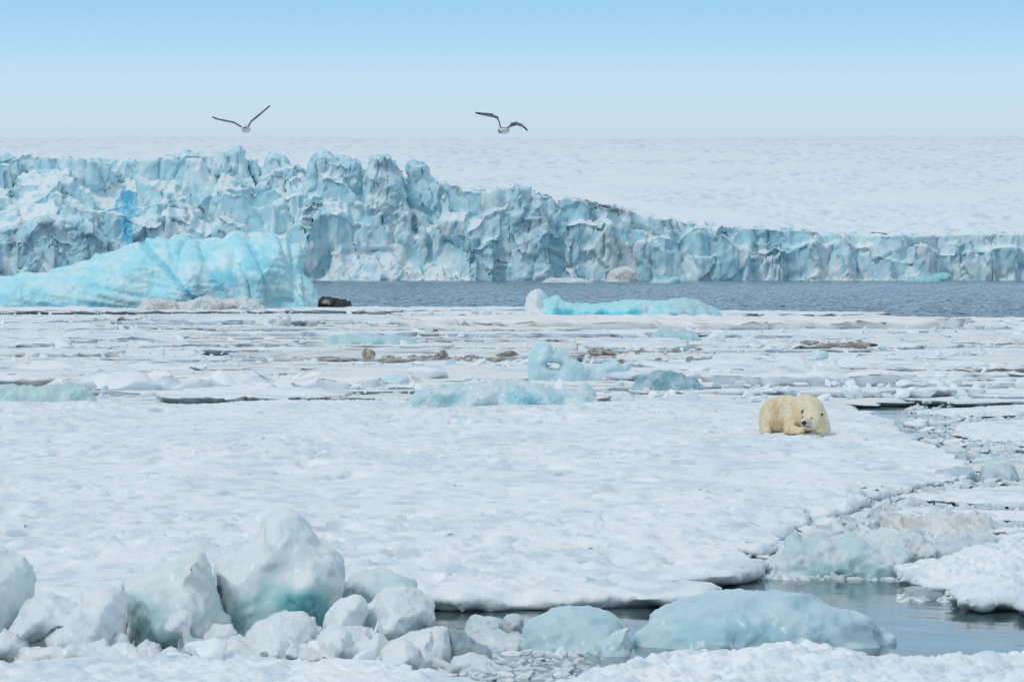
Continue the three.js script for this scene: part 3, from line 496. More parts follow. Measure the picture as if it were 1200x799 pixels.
block('ice_block', 'upright pale ice fin beside the turquoise pocket of the low slab', 'ice block', [[672, 478], [675, 460], [684, 449], [692, 453], [699, 464], [702, 478]], 474, .35, { rough: .03, cell: .03, size: .5, base: [.55, .74, .80], crust: [.66, .80, .84] });
block('ice_block', 'pale triangular ice splinter lying at the far rim of the floe', 'ice block', [[640, 478], [655, 462], [668, 458], [684, 472], [690, 478]], 475, .3, { rough: .03, cell: .03, size: .5, base: [.56, .76, .80], crust: [.70, .82, .85] });
block('ice_block', 'flat shard of pale ice just behind the bear\'s floe', 'ice block', [[690, 479], [706, 469], [725, 463], [742, 466], [748, 479]], 476, .4, { rough: .03, cell: .03, size: .5, base: [.66, .80, .84] });
block('iceberg', 'low dark teal iceberg embedded in the pack behind the shards', 'iceberg', [[738, 458], [746, 446], [762, 438], [785, 435], [802, 440], [818, 447], [826, 457]], 454, .8, { h: .24, round: .4, rough: .06, warp: .06, cell: .04, size: .8, base: [.20, .42, .48], crust: [.46, .62, .68] });
block('iceberg', 'flat aqua slab beside the dirty patch of the pack', 'iceberg', [[376, 404], [384, 396], [420, 392], [460, 393], [484, 398], [490, 404]], 401, 1.6, { h: .28, round: .35, rough: .05, cell: .06, size: 1, base: [.42, .70, .74], crust: [.58, .78, .81] });
block('iceberg', 'aqua ice slab in front of the raised pinkish snow floe', 'iceberg', [[758, 396], [768, 389], [790, 386], [815, 391], [828, 397]], 395, 1.4, { h: .3, round: .35, rough: .05, cell: .06, size: 1, base: [.40, .66, .70], crust: [.56, .75, .79] });
block('iceberg', 'pale green ice ledge along the open-sea edge of the pack', 'iceberg', [[1000, 384], [1008, 378], [1050, 376], [1064, 379], [1070, 385]], 382, 1.4, { round: .3, rough: .05, cell: .06, size: 1, base: [.42, .66, .70], crust: [.62, .78, .82] });
block('ice_block', 'mushroom-shaped white ice block at the sea edge', 'ice block', [[556, 378], [558, 371], [552, 366], [556, 362], [568, 362], [576, 365], [575, 371], [570, 378]], 374, .5, { rough: .04, cell: .05, size: .7, base: [.66, .82, .85] });
block('ice_block', 'heap of white ice at the knob end of the turquoise iceberg', 'ice block', [[572, 382], [580, 373], [592, 368], [606, 370], [618, 368], [632, 372], [638, 382]], 379, 1, { rough: .12, cell: .06, size: .8, base: [.72, .82, .85] });
block('ice_block', 'lumpy white ice heap with brown silt at the blue iceberg\'s foot', 'ice block', [[160, 372], [166, 356], [180, 350], [205, 353], [222, 353], [240, 347], [262, 351], [288, 349], [304, 356], [312, 366], [316, 372]], 368, 1.6, { round: .8, rough: .12, freq: 2, cell: .07, size: 1, base: [.70, .76, .78], crust: [.82, .84, .84], spots: [[195, 362, 16, 9, [.42, .38, .32], .7], [262, 362, 22, 7, [.46, .42, .36], .6]], cf: .9 });
block('ice_block', 'wedge of white ice with a brown underside in the pack', 'ice block', [[282, 387], [296, 380], [312, 370], [326, 366], [340, 370], [338, 382], [316, 388]], 385, .9, { round: .45, rough: .06, cell: .06, size: .8, base: [.74, .79, .80], spots: [[298, 382, 14, 4, [.40, .36, .30], .8]] });
block('ice_block', 'rounded white ice lump at the low end of the blue iceberg', 'ice block', [[72, 371], [76, 361], [90, 358], [105, 361], [110, 371]], 367, .8, { rough: .08, cell: .06, size: .8, base: [.66, .82, .86] });
block('dark_rock', 'dark wet rock with a grey patch beside the blue iceberg', 'rock', [[372, 370], [374, 352], [385, 349], [398, 350], [408, 353], [414, 360], [424, 363], [424, 370]], 365, 1.1, { mat: M.rock, round: .5, rough: .1, cell: .06, size: 1, base: [.012, .013, .014], crust: [.03, .03, .032], spots: [[383, 354, 5, 4, [.30, .30, .30]]] });
// bergs and growlers at the foot of the glacier
block('iceberg', 'tiny turquoise iceberg drifting below the low glacier wall', 'iceberg', [[1060, 333], [1064, 327], [1090, 322], [1108, 319], [1117, 326], [1120, 333]], 330, 3.5, { rough: .05, cell: .3, size: 3, base: [.25, .68, .74], crust: [.45, .78, .82], cf: .2 });
block('iceberg', 'tiny aqua iceberg off the foot of the glacier', 'iceberg', [[756, 334], [764, 327], [785, 324], [798, 327], [802, 334]], 331.5, 3, { rough: .05, cell: .3, size: 3, base: [.22, .60, .66], crust: [.62, .80, .83], cf: .2 });
block('iceberg', 'white boulder-like berg with brown stains at the glacier foot', 'iceberg', [[708, 334], [712, 322], [724, 314], [738, 313], [748, 321], [752, 334]], 330, 4, { rough: .05, cell: .35, size: 4, base: [.72, .78, .80], crust: [.80, .82, .82], spots: [[735, 321, 8, 5, [.45, .42, .38], .7]], cf: .2 });
block('iceberg', 'thin white ice strip lying along the glacier foot', 'iceberg', [[628, 334], [640, 327], [660, 326], [690, 328], [704, 334]], 331, 3, { rough: .05, cell: .35, size: 3, base: [.66, .80, .85], cf: .2 });
block('iceberg', 'low green growler at the foot of the thin glacier wall', 'iceberg', [[784, 333], [792, 328], [806, 328], [822, 333]], 330, 2.5, { rough: .05, cell: .35, size: 3, base: [.28, .64, .66], crust: [.5, .74, .76], cf: .2 });

// ------------------------------------------------------------------ piled ice blocks before the bear's floe
const green = [.48, .70, .68], aqua2 = [.30, .62, .66], dk = [.10, .30, .30], milk = [.74, .84, .87];
block('ice_block', 'tall pale blue ice block standing at the end of the pile', 'ice block', [[-60, 770], [-64, 690], [-40, 652], [-12, 642], [4, 641], [20, 650], [34, 662], [41, 688], [34, 712], [24, 735], [18, 770]], 752, .6, { round: .5, rough: .04, cell: .028, base: [.68, .85, .89], crust: [.80, .89, .91] });
block('ice_block', 'soft white ice lump slumped between the pale blue and the leaning block', 'ice block', [[-10, 770], [4, 748], [24, 722], [34, 705], [52, 692], [72, 693], [92, 704], [106, 716], [100, 740], [70, 748], [40, 752]], 756, .7, { dz: .3, round: .4, rough: .04, cell: .028, base: [.80, .88, .91], crust: [.88, .91, .93] });
block('ice_block', 'lumpy white ice hummock against the leaning block', 'ice block', [[60, 752], [66, 735], [92, 712], [110, 690], [130, 683], [148, 690], [152, 720], [150, 765], [110, 768], [70, 762]], 760, .55, { dz: .35, round: .3, rough: .04, freq: 2.2, cell: .026, base: [.80, .88, .91], crust: [.88, .91, .93] });
block('ice_block', 'leaning pale green ice block with an overhanging shoulder', 'ice block', [[140, 775], [150, 735], [146, 700], [144, 682], [170, 668], [200, 655], [222, 647], [238, 646], [245, 660], [250, 688], [262, 715], [274, 738], [266, 775]], 752, .7, { round: .42, rough: .032, freq: 1.6, cell: .026, base: [.68, .83, .83], crust: [.84, .89, .89], spots: [[172, 716, 26, 26, [.52, .74, .74]], [190, 752, 34, 8, dk], [222, 738, 18, 12, [.50, .70, .70]], [196, 738, 26, 16, green], [134, 748, 12, 12, [.36, .52, .50]]] });  // dk spot: darker patch along the foot of the block
block('ice_block', 'knob of white ice shaped like a small head in front of the leaning block', 'ice block', [[206, 775], [214, 752], [214, 737], [206, 735], [199, 729], [203, 721], [212, 715], [222, 714], [229, 722], [227, 733], [233, 742], [245, 747], [252, 775]], 761, .26, { dz: .5, round: .16, rough: .035, cell: .018, size: .6, base: [.76, .85, .88] });
block('ice_block', 'large domed ice block with a white cap and turquoise flank', 'ice block', [[250, 770], [254, 735], [252, 690], [250, 668], [262, 655], [284, 644], [300, 628], [308, 610], [322, 601], [336, 599], [352, 606], [366, 620], [380, 638], [396, 648], [404, 664], [406, 690], [398, 720], [396, 770]], 744, .85, { round: .62, rough: .028, freq: 1.5, cell: .028, base: [.80, .90, .92], crust: [.89, .92, .93], spots: [[336, 704, 80, 30, [.52, .78, .78]], [354, 702, 30, 17, [.24, .66, .70]], [300, 718, 50, 20, [.50, .74, .72]], [378, 712, 14, 20, [.22, .54, .58]], [258, 692, 8, 16, [.10, .26, .30]]] });
block('ice_block', 'round snowy mound before the domed block', 'ice block', [[286, 778], [290, 750], [300, 728], [318, 716], [345, 714], [362, 718], [372, 732], [374, 752], [380, 778]], 759, .5, { dz: .45, round: .35, rough: .04, cell: .026, base: [.80, .88, .91] });
block('ice_block', 'low white ice rubble spread at the foot of the domed block', 'ice block', [[240, 780], [250, 752], [276, 742], [300, 746], [340, 748], [380, 744], [410, 750], [420, 780]], 765, .45, { dz: .35, round: .25, rough: .055, freq: 3, cell: .028, base: [.80, .88, .91] });
block('ice_block', 'bluish rounded ice slab tilted behind the white boulders', 'ice block', [[396, 760], [402, 700], [412, 678], [430, 667], [456, 668], [476, 676], [488, 690], [492, 720], [480, 760]], 735, .6, { round: .35, rough: .032, cell: .028, base: [.66, .83, .87], crust: [.78, .88, .90] });
block('ice_block', 'white ice boulder with a flat sloping top beside the domed block', 'ice block', [[376, 785], [378, 740], [386, 712], [404, 698], [424, 695], [432, 708], [428, 740], [436, 785]], 760, .5, { dz: .3, round: .35, rough: .032, cell: .026, base: [.76, .86, .88], crust: [.87, .91, .93], spots: [[396, 750, 18, 24, [.50, .66, .70]]] });
block('ice_block', 'rounded white ice boulder overhanging the lead', 'ice block', [[420, 782], [418, 735], [422, 712], [436, 704], [450, 690], [478, 686], [500, 698], [510, 716], [506, 736], [490, 748], [476, 782]], 757, .6, { dz: .1, round: .42, rough: .04, cell: .026, base: [.76, .86, .88], crust: [.87, .91, .93] });
block('ice_block', 'smooth white ice apron sloping toward the dark wedge of clear ice', 'ice block', [[428, 800], [440, 770], [462, 748], [490, 736], [514, 730], [528, 738], [532, 756], [524, 800]], 772, .6, { dz: .2, round: .35, rough: .032, cell: .026, base: [.78, .86, .89] });
block('ice_block', 'dark wedge of clear grey-blue ice awash in the lead', 'ice block', [[522, 790], [526, 755], [530, 738], [545, 742], [562, 752], [574, 764], [586, 778], [590, 790]], 774, .3, { round: .16, rough: .03, cell: .02, size: .6, base: [.26, .38, .43], crust: [.34, .46, .50] });
block('ice_block', 'small rounded snow lump at the tip of the low snow shelf', 'ice block', [[520, 800], [528, 776], [548, 766], [570, 770], [584, 784], [588, 800]], 785, .35, { round: .25, rough: .04, cell: .022, base: [.78, .85, .88] });
block('ice_block', 'faceted pale blue ice block floating beside the blue dome', 'ice block', [[608, 775], [612, 745], [618, 728], [632, 718], [660, 712], [690, 711], [714, 716], [730, 728], [736, 745], [742, 775]], 758, .55, { round: .36, rough: .032, freq: 1.6, cell: .026, base: [.50, .72, .79], crust: [.62, .79, .85], spots: [[665, 742, 40, 14, [.56, .74, .80]]] });
block('ice_block', 'thin wedge of pale ice leaning on the faceted blue block', 'ice block', [[690, 780], [698, 756], [716, 742], [732, 733], [738, 742], [736, 780]], 764, .28, { dz: .2, round: .15, rough: .03, cell: .02, size: .6, base: [.58, .77, .83] });
block('ice_block', 'smooth whale-backed dome of pale blue ice in the lead', 'ice block', [[716, 780], [736, 748], [756, 728], [780, 709], [810, 699], [850, 695], [900, 694], [950, 698], [985, 708], [1006, 719], [1024, 732], [1038, 745], [1046, 751], [1050, 770]], 752, .8, { round: .5, rough: .035, freq: 1.8, warp: .03, cell: .028, size: 1.2, base: [.50, .73, .81], crust: [.60, .79, .86], spots: [[870, 735, 90, 12, [.42, .68, .78]], [1010, 738, 30, 14, [.34, .50, .58]]] });
block('ice_block', 'white slush-capped floe piece floating behind the dark wedge', 'ice block', [[532, 770], [540, 749], [556, 742], [580, 741], [604, 745], [618, 754], [624, 770]], 759, .4, { round: .2, rough: .04, cell: .024, size: .7, base: [.66, .76, .80] });
block('ice_block', 'small pale ice hump floating by the rim of the bear\'s floe', 'ice block', [[542, 744], [548, 730], [562, 722], [578, 722], [590, 731], [594, 744]], 737, .35, { round: .2, rough: .04, cell: .024, size: .6, base: [.66, .80, .84] });
block('ice_block', 'grey-white ice stub floating next to the small hump', 'ice block', [[588, 746], [591, 728], [600, 722], [611, 727], [614, 746]], 738, .2, { round: .12, rough: .03, cell: .02, size: .5, base: [.60, .70, .74] });
block('ice_block', 'low white ice apron between the white lump and the small head-shaped knob', 'ice block', [[10, 795], [24, 768], [50, 757], [84, 760], [116, 756], [150, 762], [190, 758], [226, 764], [246, 772], [252, 795]], 775, .35, { round: .22, rough: .06, freq: 3, cell: .028, base: [.80, .88, .91], crust: [.88, .91, .93] });
block('ice_block', 'white ice shoulder filling the gap between domed block and boulders', 'ice block', [[362, 790], [368, 752], [384, 735], [404, 730], [424, 738], [446, 748], [452, 790]], 768, .5, { round: .3, rough: .04, cell: .026, base: [.78, .87, .90], crust: [.87, .91, .93] });
{
  const r = rng(909);
  for (const [X, Y, w, h] of [[14, 764, 52, 34], [52, 760, 46, 26], [96, 764, 60, 34], [140, 766, 44, 26], [176, 765, 40, 20], [262, 757, 50, 36], [286, 764, 44, 26], [330, 766, 56, 28], [366, 760, 46, 36], [398, 766, 54, 34], [440, 770, 56, 40], [470, 776, 52, 34], [500, 774, 48, 36], [410, 742, 52, 44], [120, 744, 44, 40], [60, 738, 54, 38], [284, 735, 46, 40], [456, 748, 46, 44]]) {
    const n = 11, P = []; for (let i = 0; i <= n; i++) { const t = i / n, e = .72 + .5 * r(); P.push([X + w * (t - .5) + (r() - .5) * w * .08, Y - h * e * Math.pow(Math.sin(Math.PI * clamp(t, .03, .97)), .55) + 2]); }
    P[0][1] = P[n][1] = Y + 12;
    block('packed_ice_lump', 'white ice lump packed into the pile between the large blocks', 'ice lump', P, Y, .22 + r() * .22, { group: 'white lumps packed between the piled blocks', dz: .1 + r() * .3, round: .2, rough: .045, freq: 2.4, facet: .03, cut: .05, cell: .03, base: [.78, .87, .90], crust: [.88, .91, .93] });
  }
}
// translucent raft at the head of the lead
block('ice_block', 'translucent bluish ice raft with a ragged crest at the head of the lead', 'ice block', [[872, 690], [898, 664], [910, 652], [918, 641], [930, 630], [946, 634], [962, 626], [980, 631], [1000, 627], [1014, 636], [1040, 638], [1058, 646], [1062, 657], [1050, 690]], 672, .9, { round: .35, rough: .045, freq: 2.2, facet: .03, cut: .06, cell: .03, base: [.58, .76, .81], crust: [.74, .82, .85], spots: [[980, 664, 80, 14, [.42, .63, .68]]] });
block('ice_block', 'white ice slab with a sharp lip on top of the translucent raft', 'ice block', [[1004, 650], [1008, 634], [1018, 624], [1040, 619], [1062, 624], [1090, 633], [1100, 643], [1090, 652]], 650, .6, { round: .25, rough: .06, cell: .03, base: [.76, .83, .86] });
block('ice_block', 'silt-stained brownish ice rubble across the brash channel', 'ice block', [[1026, 628], [1034, 609], [1050, 602], [1080, 606], [1108, 599], [1138, 603], [1160, 610], [1170, 628]], 622, .9, { round: .28, rough: .09, freq: 2.6, cell: .035, base: [.76, .80, .82], crust: [.84, .86, .86], spots: [[1070, 612, 30, 5, [.56, .52, .45], .6], [1140, 609, 18, 4, [.60, .56, .50], .5]] });
block('ice_block', 'clear blue-grey ice block in the channel behind the brown rubble', 'ice block', [[1146, 572], [1150, 552], [1160, 544], [1182, 543], [1192, 552], [1196, 572]], 564, .5, { round: .25, rough: .05, cell: .035, base: [.46, .60, .66], crust: [.62, .74, .79] });
block('ice_block', 'low grey-blue ice piece squeezed in the channel bend', 'ice block', [[1090, 568], [1098, 554], [1118, 548], [1140, 552], [1146, 568]], 563, .5, { round: .2, rough: .06, cell: .035, base: [.50, .64, .70], crust: [.66, .77, .81] });
block('ice_block', 'flat plate of blue-grey ice at the mouth of the channel', 'ice block', [[1150, 560], [1168, 550], [1200, 546], [1230, 556], [1236, 566]], 562, .6, { dz: -2, round: .2, rough: .05, cell: .04, base: [.56, .68, .74] });
block('ice_block', 'pale block among the brash below the brown rubble', 'ice block', [[1092, 650], [1100, 634], [1125, 624], [1160, 626], [1172, 636], [1168, 650]], 643, .5, { round: .25, rough: .07, cell: .03, base: [.62, .74, .79], crust: [.74, .82, .85] });
block('ice_block', 'dark-footed ice fragment floating under the thick overhanging floe', 'ice block', [[1058, 706], [1062, 692], [1080, 688], [1100, 692], [1108, 700], [1112, 708]], 700, .3, { round: .12, rough: .04, cell: .022, size: .5, base: [.34, .44, .48], crust: [.52, .62, .66] });
block('ice_block', 'string of wet ice crumbs frozen to the thick overhanging floe', 'ice block', [[1104, 706], [1112, 694], [1130, 691], [1160, 697], [1200, 700], [1206, 708]], 703, .3, { round: .1, rough: .06, cell: .024, size: .5, base: [.44, .54, .58], crust: [.66, .74, .78] });

// ------------------------------------------------------------------ loose pieces
{
  const r = rng(77), white = [1, 2, 3, 4].map(s => chunkGeo(s, { base: [.76, .83, .86], bias: .1 })), blue = [5, 6].map(s => chunkGeo(s, { base: [.52, .70, .76], crust: [.66, .80, .84] })), dirty = [7, 8].map(s => chunkGeo(s, { base: [.22, .20, .17], crust: [.50, .48, .45], dirt: .9 }));
  const drop = (geo, label, group, X, Y, h, w, tall, deep, sink = .3, name = 'ice_chunk') => { const p = at(X, Y, h), m = put(name, geo, M.pack, thing(label, 'ice chunk', group), [p[0], h + tall * (.5 - sink), p[2]], r() * 6.3); m.scale.set(w / 1.5, tall / 1.5, deep / 1.5); return m; };
  // rubble on the pack
  for (let i = 0; i < 110; i++) {
    const Y = 372 + Math.pow(r(), .8) * 92, X = r() * 1240 - 20, s = (16500 / (Y - 315)) / 200, w = (.2 + r() * r() * r() * 1.3) * (.6 + .5 * s), b = r() < .14;
    if (X > 610 && X < 850 && Y < 384) continue; if (X > 900 && Y < 384) continue;
    drop((b ? blue : white)[Math.floor(r() * (b ? 2 : 4))], b ? 'blue ice chunk lying loose on the crowded pack' : 'white ice chunk lying loose on the crowded pack', b ? 'blue chunks on the pack' : 'white chunks on the pack', X, Y, .18, w, w * (.28 + .3 * r()), w * .8, .3);
  }
  // rubble ridge behind the floe's far rim
  for (let i = 0; i < 26; i++) { const X = 690 + r() * 470, Y = 452 + r() * 21; const w = .10 + r() * r() * .38; drop(white[i % 4], 'white lump in the rubble ridge behind the bear', 'lumps of the rubble ridge behind the bear', X, Y, .1, w, w * (.5 + .3 * r()), w, .2, 'ridge_lump'); }
  // silt-covered pieces
  for (const [X, Y, w, t] of [[392, 421, 2.6, .2], [431, 416, 1.1, .55], [466, 422, 2.6, .2], [519, 417, 1.2, .5], [553, 417, .6, .2], [597, 414, 2.4, .3], [580, 421, 1.4, .25], [700, 413, 1.7, .45], [712, 413, 1.4, .36], [950, 401, 2, .3], [972, 404, 2.6, .3], [995, 404, 2.8, .3], [1016, 403, 2.2, .28], [142, 373, 1.2, .4], [870, 377, 1.6, .35], [905, 376, 1.8, .4]]) drop(dirty[Math.round(X) % 2], 'brown silt-covered ice chunk embedded in the pack', 'silt-covered chunks in the pack', X, Y + 2, .34, w * .42, t * .55, w * .3, .25, 'silty_ice_chunk');
  for (let i = 0; i < 90; i++) { const k = i % 5, X = k < 2 ? 440 + r() * 120 : k === 2 ? 690 + r() * 130 : k === 3 ? 930 + r() * 110 : 375 + r() * 60, Y = k < 2 ? 416 + r() * 6 : k === 2 ? 408 + r() * 14 : k === 3 ? 398 + r() * 8 : 418 + r() * 4, w = .07 + r() * r() * .4; drop(dirty[i % 2], 'brown silt-covered ice chunk embedded in the pack', 'silt-covered chunks in the pack', X, Y + 1.5, .36, w, w * .3, w * .6, .3, "silty_ice_chunk"); }
  // larger pieces among the brash of the channel
  const lane = [[1050, 484], [1086, 500], [1132, 520], [1152, 538], [1112, 554], [1056, 568], [1002, 586], [968, 598], [938, 610], [926, 626], [904, 644], [884, 662]];
  for (let i = 0; i < 84; i++) {
    const k = r() * (lane.length - 1), a = lane[Math.floor(k)], b = lane[Math.ceil(k)], f = k % 1, X = lerp(a[0], b[0], f) + (r() * .8) * 50 * (k < 5 ? .8 : 1), Y = lerp(a[1], b[1], f) + (r() - .35) * 12, w = .09 + r() * r() * .38;
    drop((i % 3 ? white : blue)[i % 2], i % 3 ? 'small white ice piece in the brash channel' : 'small bluish ice piece in the brash channel', i % 3 ? 'white pieces in the brash channel' : 'bluish pieces in the brash channel', X, Y, 0, w * 1.3, w * .5, w, .35, 'brash_piece');
  }
  // crumbs of brash, past counting
  const tiny = chunkGeo(21, { detail: 3, base: [.70, .79, .83], bias: .05 }), pts = [];
  const scatter = (n, f) => { for (let i = 0; i < n; i++) { const q = f(); if (q) pts.push(q); } };
  scatter(2600, () => { const k = r() * (lane.length - 1), a = lane[Math.floor(k)], b = lane[Math.ceil(k)], f = k % 1; return [lerp(a[0], b[0], f) + (r() + r() - .25) * 52, lerp(a[1], b[1], f) + (r() + r() - .8) * 15, .02 + r() * r() * r() * .22]; });
  scatter(1500, () => [1010 + r() * 210, 545 + r() * 105, .02 + r() * r() * .16]);
  scatter(420, () => [1060 + r() * 160, 474 + r() * 56, .03 + r() * r() * .18]);
  scatter(260, () => [890 + r() * 180, 672 + r() * 8, .02 + r() * .06]);
  scatter(420, () => [515 + r() * 190, 742 + r() * 60, .015 + r() * r() * .09]);
  scatter(140, () => [20 + r() * 60, 748 + r() * 16, .02 + r() * .05]);
  scatter(120, () => [1050 + r() * 160, 698 + r() * 8, .015 + r() * .05]);
  const inst = new THREE.InstancedMesh(tiny, M.pack, pts.length), m4 = new THREE.Matrix4(), q = new THREE.Quaternion(), e = new THREE.Euler(), v = new THREE.Vector3(), sc = new THREE.Vector3(), col = new THREE.Color();
  pts.forEach(([X, Y, s], i) => { const p = at(X, Y); e.set(r() * .6, r() * 6.3, r() * .6); q.setFromEuler(e); v.set(p[0], s * .05, p[2]); sc.set(s * (1 + r() * .6), s * .42, s); inst.setMatrixAt(i, m4.compose(v, q, sc)); const k = r(); col.setRGB(lerp(.58, 1, k), lerp(.66, 1, k), lerp(.70, 1, k)); inst.setColorAt(i, col); });
  // small rubble of the pack, past counting
  const rp = []; for (let i = 0; i < 3600; i++) { const d = 104 + Math.pow(r(), 1.3) * 200, X = r() * 1280 - 40; if (X > 900 && d > 262) continue; if (n2(X * .012, d * .06) < -.05 && r() < .8) continue; rp.push([(X - 600) * d / FOCAL, d, .04 + r() * r() * r() * .36]); }
  const rub = new THREE.InstancedMesh(chunkGeo(22, { detail: 3, base: [.76, .83, .86], bias: .2 }), M.pack, rp.length);
  rp.forEach(([x, d, s], i) => { e.set(r() * .5, r() * 6.3, r() * .5); q.setFromEuler(e); v.set(x, .14 + r() * .1, -d); sc.set(s * (1 + r()), s * (.35 + r() * .3), s); rub.setMatrixAt(i, m4.compose(v, q, sc)); const k = .75 + .25 * r(); col.setRGB(k, lerp(k, 1, .4), lerp(k, 1, .5)); rub.setColorAt(i, col); });
  rub.name = 'pack_rubble'; rub.userData = { label: 'fine broken ice strewn over the crowded pack', category: 'ice rubble', kind: 'stuff' }; scene.add(shade(rub));
  // rubble at the foot of the piled blocks
  for (let i = 0; i < 22; i++) { const X = -10 + r() * 560, Y = 748 + r() * 24 + (X > 400 ? 8 : 0), w = .06 + r() * r() * .2; drop(white[i % 4], 'white ice lump at the foot of the piled blocks', 'lumps at the foot of the piled blocks', X, Y, .05, w * 1.2, w * (.6 + .3 * r()), w, .25, 'foot_lump'); }
  inst.name = 'brash_ice'; inst.userData = { label: 'crumbs of brash ice floating in the channel and lead', category: 'brash ice', kind: 'stuff' }; scene.add(shade(inst));
}

// ------------------------------------------------------------------ polar bear
const smin = (a, b, k) => { const h = Math.max(k - Math.abs(a - b), 0) / k; return Math.min(a, b) - h * h * k * .25; };
const ell = (x, y, z, cx, cy, cz, a, b, c) => { const k = Math.hypot((x - cx) / a, (y - cy) / b, (z - cz) / c); return (k - 1) * Math.min(a, b, c); };
const cap = (x, y, z, A, B, ra, rb) => { const ex = B[0] - A[0], ey = B[1] - A[1], ez = B[2] - A[2], t = clamp(((x - A[0]) * ex + (y - A[1]) * ey + (z - A[2]) * ez) / (ex * ex + ey * ey + ez * ez)); return Math.hypot(x - A[0] - ex * t, y - A[1] - ey * t, z - A[2] - ez * t) - lerp(ra, rb, t); };
{
  const body = (x, y, z) => {
    let d = ell(x, y, z, -.32, .30, -.52, .30, .34, .42);
    d = smin(d, ell(x, y, z, -.12, .35, -.28, .34, .355, .45), .10);
    d = smin(d, ell(x, y, z, .2, .37, -.02, .355, .35, .34), .10);
    d = smin(d, ell(x, y, z, -.45, .19, -.40, .17, .21, .28), .10);                         // haunch
    d = smin(d, cap(x, y, z, [-.56, .06, -.32], [-.50, .05, -.05], .075, .065), .05);      // hind foot
    d = smin(d, cap(x, y, z, [-.02, .3, .08], [-.13, .11, .3], .15, .095), .07);           // bent foreleg
    d = smin(d, cap(x, y, z, [-.13, .10, .3], [.08, .055, .5], .09, .07), .04);
    d = smin(d, cap(x, y, z, [.44, .32, .05], [.54, .12, .28], .15, .095), .07);
    d = smin(d, cap(x, y, z, [.54, .10, .28], [.40, .055, .52], .09, .07), .04);
    d = smin(d, cap(x, y, z, [.22, .40, .1], [.28, .29, .38], .25, .19), .10);             // neck
    d = smin(d, ell(x, y, z, .28, .265, .46, .185, .175, .18), .05);                       // skull
    d = smin(d, ell(x, y, z, .25, .18, .52, .15, .10, .13), .05);                          // jaw
    d = smin(d, cap(x, y, z, [.215, .235, .58], [.128, .195, .75], .095, .060), .045);     // muzzle
    d = smin(d, ell(x, y, z, .10, .425, .45, .05, .056, .03), .02);                     // ears
    d = smin(d, ell(x, y, z, .465, .365, .41, .05, .056, .03), .02);
    return Math.max(d, .004 - y);
  };
  const g = nets(body, [-.8, -.02, -1.1], [.8, .85, 1], .014);
  swell(g, (x, y, z) => { const head = sstep(.3, .5, z); return (1 - head * .7) * (.008 * fbm3(x * 10, y * 4, z * 10, 2) + .004 * n3(x * 34, y * 9, z * 34)); });
  colour(g, (x, y, z) => {
    const a = fbm3(x * 5, y * 2.5, z * 5, 3), b = fbm3(x * 26, y * 7, z * 26, 3);
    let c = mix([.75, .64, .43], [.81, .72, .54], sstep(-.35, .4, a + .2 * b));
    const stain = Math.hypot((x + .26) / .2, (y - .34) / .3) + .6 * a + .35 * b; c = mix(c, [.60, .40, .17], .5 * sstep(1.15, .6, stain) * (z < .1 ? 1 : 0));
    if (z > .34) { const mz = Math.hypot(x - .14, y - .215, z - .74); c = mix(c, [.42, .40, .38], .75 * sstep(.17, .07, mz + .03 * b)); }
    for (const [ex, ey] of [[.10, .42], [.465, .362]]) if (z > .36 && Math.hypot((x - ex) / .026, (y - ey) / .034) < 1 + .4 * b) c = [.10, .09, .08];
    return c;
  });
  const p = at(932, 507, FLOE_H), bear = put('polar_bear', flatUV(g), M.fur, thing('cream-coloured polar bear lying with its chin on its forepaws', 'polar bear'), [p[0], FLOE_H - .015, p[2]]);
  { // guard hairs: thin blades standing off the coat, in the coat's own colours
    const r = rng(5), P = g.attributes.position, N = g.attributes.normal, C = g.attributes.color, pos = [], cols = [], idx = [];
    for (let i = 0; i < 9000; i++) {
      const k = Math.floor(r() * P.count), x = P.getX(k), y = P.getY(k), z = P.getZ(k), head = z > .42 ? .45 : 1; if (y < .02 || z > .62) continue;
      const n = new THREE.Vector3(N.getX(k), N.getY(k), N.getZ(k)), dir = n.clone().multiplyScalar(.32).add(new THREE.Vector3(-.3 + .3 * (r() - .5), -.55, -.1 + .4 * (r() - .5))).normalize(), sideways = dir.clone().cross(n).normalize().multiplyScalar(.0045), l = (.02 + .03 * r()) * head, b = pos.length / 3;
      pos.push(x - sideways.x, y - sideways.y, z - sideways.z, x + sideways.x, y + sideways.y, z + sideways.z, x + dir.x * l + n.x * .006, y + dir.y * l + n.y * .006, z + dir.z * l + n.z * .006);
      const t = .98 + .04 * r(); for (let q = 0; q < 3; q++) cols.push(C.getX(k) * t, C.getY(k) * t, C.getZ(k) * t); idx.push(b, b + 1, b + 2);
    }
    const fur = part('fur', flatUV(geoOf(pos, idx, cols)), M.fur, bear); fur.userData.kind = 'stuff';
  }
  const onFace = (x, y) => { let z = 1.1; while (z > 0 && body(x, y, z) > 0) z -= .002; return z; };
  const orb = (a, b, c) => { const q = new THREE.SphereGeometry(1, 20, 14); q.scale(a, b, c); return q; };
  const nose = orb(.05, .04, .034); { const P = nose.attributes.position; for (let i = 0; i < P.count; i++) if (P.getY(i) < 0) P.setX(i, P.getX(i) * (1 + P.getY(i) / .034 * .45)); nose.computeVertexNormals(); }
  part('nose', nose, M.black, bear, [.112, .222, onFace(.112, .222) + .004]);
  for (const [x, y] of [[.112, .318], [.258, .302]]) part('eye', orb(.02, .017, .014), M.black, bear, [x, y, onFace(x, y) + .002]);
  part('mouth', new THREE.TubeGeometry(new THREE.CatmullRomCurve3([[.09, .168], [.118, .178], [.16, .16], [.21, .142], [.25, .145]].map(([x, y]) => new THREE.Vector3(x, y, onFace(x, y) + .001))), 24, .006, 6), M.black, bear);
